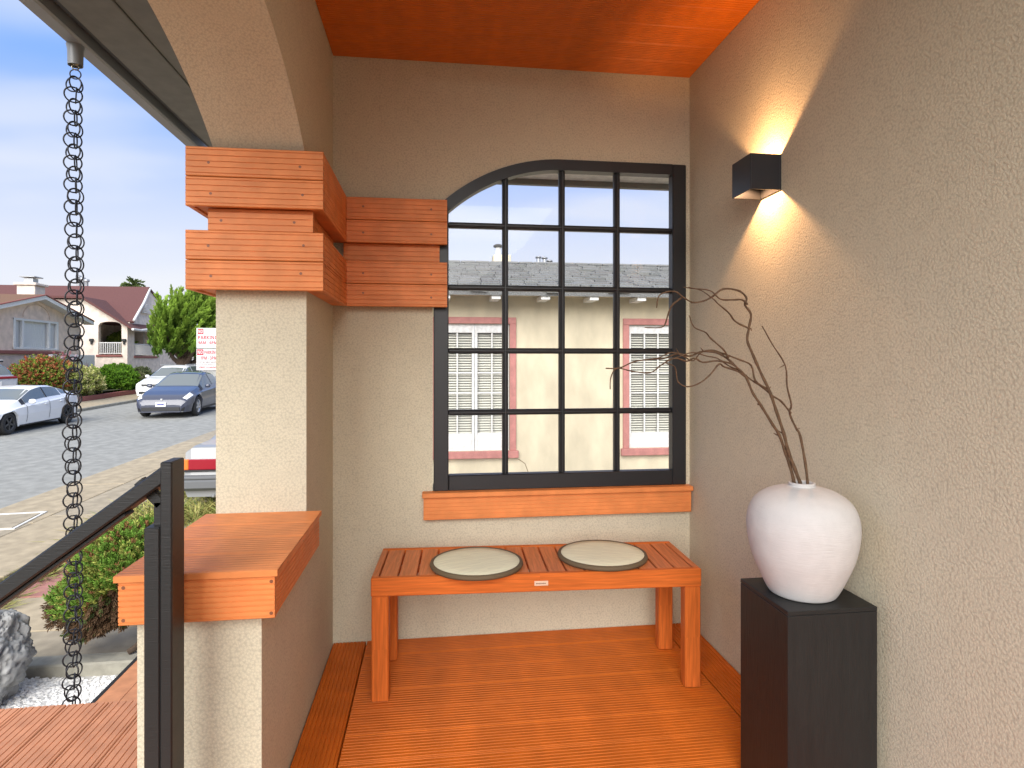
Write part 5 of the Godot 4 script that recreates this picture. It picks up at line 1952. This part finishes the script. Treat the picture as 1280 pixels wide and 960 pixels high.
func cars() -> void:
	# white hatchback: z from its nose (+) to its tail (-)
	var hz := -20.25
	make_car("white_hatchback", "white hatchback parked across the street nearest the rain chain", "cars on the street", Vector3(-12.62, gy(hz), hz), 0.0, {
		"paint": M.car_white, "rim": M.rim_dark, "W": 1.72, "wheels": [1.38, -1.42], "wr": 0.31, "sill": 0.19,
		"prof": [[2.18, 0.42, 0.44, 0.62, 0.5], [2.12, 0.52, 0.55, 0.80, 0.6], [1.9, 0.60, 0.66, 0.93, 0.72], [1.4, 0.69, 0.80, 0.99, 0.80], [1.0, 0.74, 0.89, 1.0, 0.82], [0.80, 0.76, 0.94, 1.0, 0.80], [0.1, 0.80, 1.24, 1.0, 0.68], [-0.35, 0.83, 1.31, 1.0, 0.67], [-0.9, 0.86, 1.28, 1.0, 0.66], [-1.5, 0.90, 1.14, 0.98, 0.66], [-2.0, 0.92, 0.99, 0.93, 0.68], [-2.12, 0.80, 0.84, 0.88, 0.70], [-2.2, 0.45, 0.47, 0.80, 0.6]],
		"glass": [["windscreen", 0.80, 0.14, 5.2, 8.8], ["side_window", 0.62, -0.36, 4.25, 5.0], ["side_window", -0.44, -1.16, 4.25, 5.0], ["side_window", -1.22, -1.56, 4.35, 4.95], ["rear_window", -1.25, -1.9, 5.3, 8.7]],
		"trim": [["headlight", M.head_lamp, 2.08, 1.72, 3.2, 4.6, true], ["tail_light", M.tail_red, -1.92, -2.14, 3.0, 4.3, true], ["door_seam", M.car_trim, 0.66, 0.645, 1.3, 4.0, true], ["door_seam", M.car_trim, -0.40, -0.415, 1.3, 4.0, true], ["door_seam", M.car_trim, -1.18, -1.195, 2.2, 4.0, true], ["window_trim", M.car_trim, 0.80, 0.635, 4.15, 5.0, true], ["window_trim", M.car_trim, -0.365, -0.435, 4.22, 5.0, true], ["sill_trim", M.car_trim, 0.95, -1.0, 1.0, 1.12, true]],
		"boxes": [["door_handle", M.car_white, Vector3(0.862, 0.74, -0.22), Vector3(0.03, 0.03, 0.16), 0.01], ["door_handle", M.car_white, Vector3(0.862, 0.77, -1.0), Vector3(0.03, 0.03, 0.16), 0.01], ["number_plate", M.number_plate, Vector3(0, 0.42, 2.19), Vector3(0.32, 0.15, 0.02), 0.004]],
		"mirror": Vector2(0.52, 0.87)})
	# blue-grey crossover driving towards the viewer
	hz = -25.0
	make_car("grey_crossover", "blue grey crossover driving along the street toward the porch", "cars on the street", Vector3(-9.45, gy(hz), hz), 0.035, {
		"paint": M.car_blue_grey, "rim": M.rim_silver, "W": 1.92, "wheels": [1.45, -1.44], "wr": 0.36, "sill": 0.22,
		"prof": [[2.36, 0.46, 0.48, 0.68, 0.5], [2.30, 0.60, 0.64, 0.82, 0.62], [2.1, 0.70, 0.78, 0.93, 0.74], [1.6, 0.82, 0.94, 0.99, 0.80], [1.1, 0.87, 1.03, 1.0, 0.82], [0.95, 0.88, 1.06, 1.0, 0.80], [0.0, 0.92, 1.50, 1.0, 0.66], [-0.4, 0.94, 1.56, 1.0, 0.64], [-1.2, 0.98, 1.48, 1.0, 0.63], [-1.9, 1.03, 1.24, 0.97, 0.64], [-2.25, 1.04, 1.08, 0.92, 0.66], [-2.36, 0.55, 0.57, 0.82, 0.6]],
		"glass": [["windscreen", 0.96, 0.06, 5.15, 8.85], ["side_window", 0.74, -0.34, 4.25, 5.0], ["side_window", -0.42, -1.25, 4.25, 5.0], ["rear_window", -1.3, -2.1, 5.3, 8.7]],
		"trim": [["headlight", M.head_lamp, 2.20, 1.78, 3.85, 5.0, true, 0.010], ["lower_grille", M.car_trim, 2.352, 2.30, 1.2, 1.9, true], ["window_trim", M.car_trim, 0.95, 0.755, 4.15, 5.0, true], ["window_trim", M.car_trim, -0.345, -0.415, 4.22, 5.0, true], ["sill_trim", M.car_trim, 1.0, -1.0, 1.0, 1.2, true], ["door_seam", M.car_trim, -0.38, -0.395, 1.3, 4.0, true], ["roof_glass", M.car_glass, -0.02, -0.9, 5.9, 8.1, false]],
		"boxes": [["lower_grille", M.car_trim, Vector3(0, 0.335, 2.345), Vector3(1.25, 0.13, 0.08), 0.01], ["number_plate", M.number_plate, Vector3(0, 0.50, 2.37), Vector3(0.33, 0.16, 0.02), 0.004], ["plate_lettering", M.plate_blue, Vector3(0, 0.50, 2.3815), Vector3(0.22, 0.05, 0.003), 0.0], ["splitter", M.bumper_grey, Vector3(0, 0.235, 2.30), Vector3(1.45, 0.025, 0.1), 0.008], ["emblem", M.car_silver, Vector3(0, 0.66, 2.30), Vector3(0.07, 0.07, 0.02), 0.01]],
		"mirror": Vector2(0.66, 1.05)})
	# white SUV parked behind it
	hz = -32.2
	make_car("white_suv", "white SUV parked at the far kerb under the cypress", "cars on the street", Vector3(-12.7, gy(hz), hz), 0.0, {
		"paint": M.car_white, "rim": M.rim_silver, "W": 1.84, "wheels": [1.36, -1.34], "wr": 0.36, "sill": 0.28,
		"prof": [[2.24, 0.50, 0.52, 0.76, 0.6], [2.2, 0.72, 0.76, 0.86, 0.66], [2.0, 0.84, 0.92, 0.95, 0.76], [1.5, 0.94, 1.04, 1.0, 0.80], [0.95, 0.98, 1.12, 1.0, 0.80], [0.1, 1.02, 1.56, 1.0, 0.68], [-0.3, 1.04, 1.65, 1.0, 0.67], [-1.4, 1.08, 1.62, 1.0, 0.65], [-1.95, 1.10, 1.40, 0.97, 0.65], [-2.2, 1.08, 1.12, 0.92, 0.66], [-2.27, 0.55, 0.57, 0.84, 0.6]],
		"glass": [["windscreen", 0.94, 0.16, 5.15, 8.85], ["side_window", 0.72, -0.3, 4.25, 5.0], ["side_window", -0.38, -1.25, 4.25, 5.0], ["side_window", -1.32, -1.75, 4.3, 4.95]],
		"trim": [["headlight", M.head_lamp, 2.15, 1.72, 3.6, 4.7, true], ["window_trim", M.car_trim, 0.9, 0.735, 4.15, 5.0, true], ["sill_trim", M.car_trim, 1.0, -1.0, 1.0, 1.25, true]],
		"boxes": [["grille", M.car_trim, Vector3(0, 0.78, 2.19), Vector3(1.1, 0.13, 0.08), 0.02], ["grille_bar", M.car_silver, Vector3(0, 0.80, 2.235), Vector3(1.05, 0.03, 0.02), 0.005], ["number_plate", M.number_plate, Vector3(0, 0.60, 2.255), Vector3(0.33, 0.16, 0.02), 0.004], ["lower_grille", M.car_trim, Vector3(0, 0.42, 2.225), Vector3(1.3, 0.14, 0.06), 0.02], ["roof_rail", M.car_silver, Vector3(0.58, 1.66, -0.7), Vector3(0.03, 0.04, 1.6), 0.01], ["roof_rail", M.car_silver, Vector3(-0.58, 1.66, -0.7), Vector3(0.03, 0.04, 1.6), 0.01]],
		"mirror": Vector2(0.62, 1.12)})
	# silver SUV in the driveway, its tail to the street
	hz = -25.2
	make_car("silver_suv", "silver SUV with red tail light bar in a driveway across the street", "cars on the street", Vector3(-18.1, gy(hz) + 0.36, hz), -PI / 2 - 0.25, {
		"paint": M.car_silver, "rim": M.rim_silver, "W": 1.86, "wheels": [1.38, -1.36], "wr": 0.36, "sill": 0.28,
		"prof": [[2.24, 0.50, 0.52, 0.76, 0.6], [2.2, 0.72, 0.76, 0.86, 0.66], [2.0, 0.84, 0.92, 0.95, 0.76], [1.5, 0.94, 1.04, 1.0, 0.80], [0.95, 0.98, 1.12, 1.0, 0.80], [0.1, 1.02, 1.56, 1.0, 0.70], [-0.3, 1.04, 1.67, 1.0, 0.69], [-1.5, 1.06, 1.64, 1.0, 0.68], [-2.05, 1.06, 1.46, 0.98, 0.68], [-2.32, 1.02, 1.10, 0.95, 0.72], [-2.40, 0.55, 0.57, 0.88, 0.6]],
		"glass": [["windscreen", 0.94, 0.16, 5.15, 8.85], ["side_window", 0.72, -0.3, 4.25, 5.0], ["side_window", -0.38, -1.25, 4.25, 5.0], ["side_window", -1.32, -1.8, 4.3, 4.95], ["rear_window", -2.02, -2.30, 4.9, 9.1]],
		"trim": [],
		"boxes": [["spoiler_shadow_strip", M.car_trim, Vector3(0, 1.585, -1.93), Vector3(1.15, 0.05, 0.25), 0.015], ["tail_light", M.tail_red, Vector3(0, 0.99, -2.345), Vector3(1.66, 0.09, 0.08), 0.02], ["rear_spoiler", M.car_silver, Vector3(0, 1.63, -1.86), Vector3(1.2, 0.04, 0.35), 0.015], ["number_plate", M.number_plate, Vector3(0, 0.78, -2.40), Vector3(0.33, 0.16, 0.02), 0.004], ["bumper", M.bumper_grey, Vector3(0, 0.42, -2.40), Vector3(1.6, 0.2, 0.08), 0.03]],
		"mirror": Vector2(0.62, 1.14)})
	# old pale saloon next door, tail to the viewer
	hz = -11.4
	make_car("old_saloon", "old pale saloon with red and amber tail lights beyond the pillar", "", Vector3(-2.70, gy(hz) + 0.05, hz), PI, {
		"paint": M.car_pale, "rim": M.rim_dark, "W": 1.68, "wheels": [1.25, -1.22], "wr": 0.30, "sill": 0.26,
		"prof": [[2.15, 0.55, 0.57, 0.92, 0.8], [2.1, 0.74, 0.78, 0.95, 0.84], [1.5, 0.84, 0.90, 0.99, 0.84], [0.9, 0.88, 0.96, 1.0, 0.84], [0.2, 0.90, 1.36, 1.0, 0.68], [-0.8, 0.92, 1.38, 1.0, 0.68], [-1.35, 0.92, 0.98, 0.99, 0.82], [-2.05, 0.93, 0.965, 0.97, 0.86], [-2.16, 0.90, 0.93, 0.96, 0.86], [-2.20, 0.50, 0.52, 0.95, 0.84]],
		"glass": [["windscreen", 0.88, 0.26, 5.2, 8.8], ["side_window", 0.70, -0.25, 4.3, 5.0], ["side_window", -0.33, -1.0, 4.3, 5.0], ["rear_window", -0.86, -1.32, 5.2, 8.8]],
		"trim": [],
		"boxes": [["tail_light", M.tail_red, Vector3(0.50, 0.72, -2.195), Vector3(0.46, 0.15, 0.05), 0.012], ["tail_light", M.tail_red, Vector3(-0.50, 0.72, -2.195), Vector3(0.46, 0.15, 0.05), 0.012], ["indicator", M.tail_amber, Vector3(0.765, 0.72, -2.185), Vector3(0.075, 0.15, 0.06), 0.012], ["indicator", M.tail_amber, Vector3(-0.765, 0.72, -2.185), Vector3(0.075, 0.15, 0.06), 0.012], ["tail_trim", M.car_trim, Vector3(0, 0.63, -2.20), Vector3(1.60, 0.025, 0.03), 0.005], ["bumper", M.bumper_grey, Vector3(0, 0.45, -2.24), Vector3(1.66, 0.17, 0.14), 0.04], ["bumper_strip", M.bumper_grey, Vector3(0, 0.545, -2.24), Vector3(1.64, 0.05, 0.13), 0.015], ["number_plate", M.number_plate, Vector3(0, 0.72, -2.205), Vector3(0.33, 0.15, 0.02), 0.004], ["exhaust_pipe", M.flue_metal, Vector3(0.4, 0.27, -2.12), Vector3(0.06, 0.06, 0.2), 0.02]]})


# ------------------------------------------------------------------ signs
func letters(parent: Node, text: String, material: Material, at: Vector3, height: float, width: float) -> void:
	var tm := TextMesh.new()
	var f := SystemFont.new()
	f.font_names = PackedStringArray(["Droid Sans"])
	f.font_weight = 700
	tm.font = f
	tm.text = text
	tm.font_size = 48
	tm.pixel_size = 0.01
	tm.depth = 0.06
	tm.curve_step = 2.0
	var bb := tm.get_aabb()
	var sx := width / maxf(bb.size.x, 0.01)
	var sy := height / maxf(bb.size.y, 0.01)
	var c := bb.position + bb.size * 0.5
	part("lettering", tm, material, parent, Transform3D(Basis.from_scale(Vector3(sx, sy, 0.05)), at - Vector3(c.x * sx, c.y * sy, 0)))


func signs() -> void:
	var z := -16.2
	var s := thing("parking_sign", "upper white no parking sign on the kerb pole, hours in red", "sign", "no parking signs stacked on the pole", Vector3(-5.60, 0, z))
	part("panel", boxmesh(Vector3(0.53, 0.50, 0.006), 0.002), M.sign_white, s, Transform3D(Basis.IDENTITY, Vector3(0.0, 0.572, 0)))
	part("red_square", boxmesh(Vector3(0.135, 0.135, 0.004), 0.001), M.sign_red, s, Transform3D(Basis.IDENTITY, Vector3(-0.165, 0.735, 0.0035)))
	letters(s, "NO", M.sign_white, Vector3(-0.165, 0.735, 0.007), 0.085, 0.10)
	letters(s, "PARKING", M.sign_red, Vector3(0.005, 0.585, 0.005), 0.09, 0.46)
	letters(s, "9AM - 6PM", M.sign_red, Vector3(0.0, 0.455, 0.005), 0.075, 0.44)
	s = thing("parking_sign", "lower white no parking sign on the kerb pole, two hour times", "sign", "no parking signs stacked on the pole", Vector3(-5.60, 0, z))
	part("panel", boxmesh(Vector3(0.53, 0.54, 0.006), 0.002), M.sign_white, s, Transform3D(Basis.IDENTITY, Vector3(0.0, 0.035, 0)))
	part("red_square", boxmesh(Vector3(0.155, 0.15, 0.004), 0.001), M.sign_red, s, Transform3D(Basis.IDENTITY, Vector3(-0.175, 0.215, 0.0035)))
	letters(s, "NO", M.sign_white, Vector3(-0.175, 0.215, 0.007), 0.09, 0.115)
	letters(s, "PARKING", M.sign_red, Vector3(0.08, 0.215, 0.005), 0.085, 0.31)
	letters(s, "1PM - 3PM", M.sign_red, Vector3(0.02, 0.07, 0.005), 0.085, 0.38)
	letters(s, "1ST & 3RD MON", M.sign_grey, Vector3(0.0, -0.035, 0.005), 0.045, 0.44)
	letters(s, "OF THE MONTH", M.sign_grey, Vector3(0.0, -0.10, 0.005), 0.03, 0.30)
	letters(s, "STREET CLEANING", M.sign_red, Vector3(0.0, -0.165, 0.005), 0.045, 0.42)
	var p := thing("sign_pole", "grey metal pole at the kerb holding the parking signs", "pole", "", Vector3(-5.31, gy(z), z - 0.03))
	var b := MB.new()
	b.tube(PackedVector3Array([Vector3(0, 0, 0), Vector3(0, 3.1, 0)]), PackedFloat32Array([0.025, 0.025]), 10)
	part("post", b, M.post_metal, p)
	b = MB.new()
	for y in [2.35, 2.9]:
		b.box(Vector3(-0.16, y - 0.0, 0.012), Vector3(0.34, 0.03, 0.01))
	part("bracket", b, M.post_metal, p)
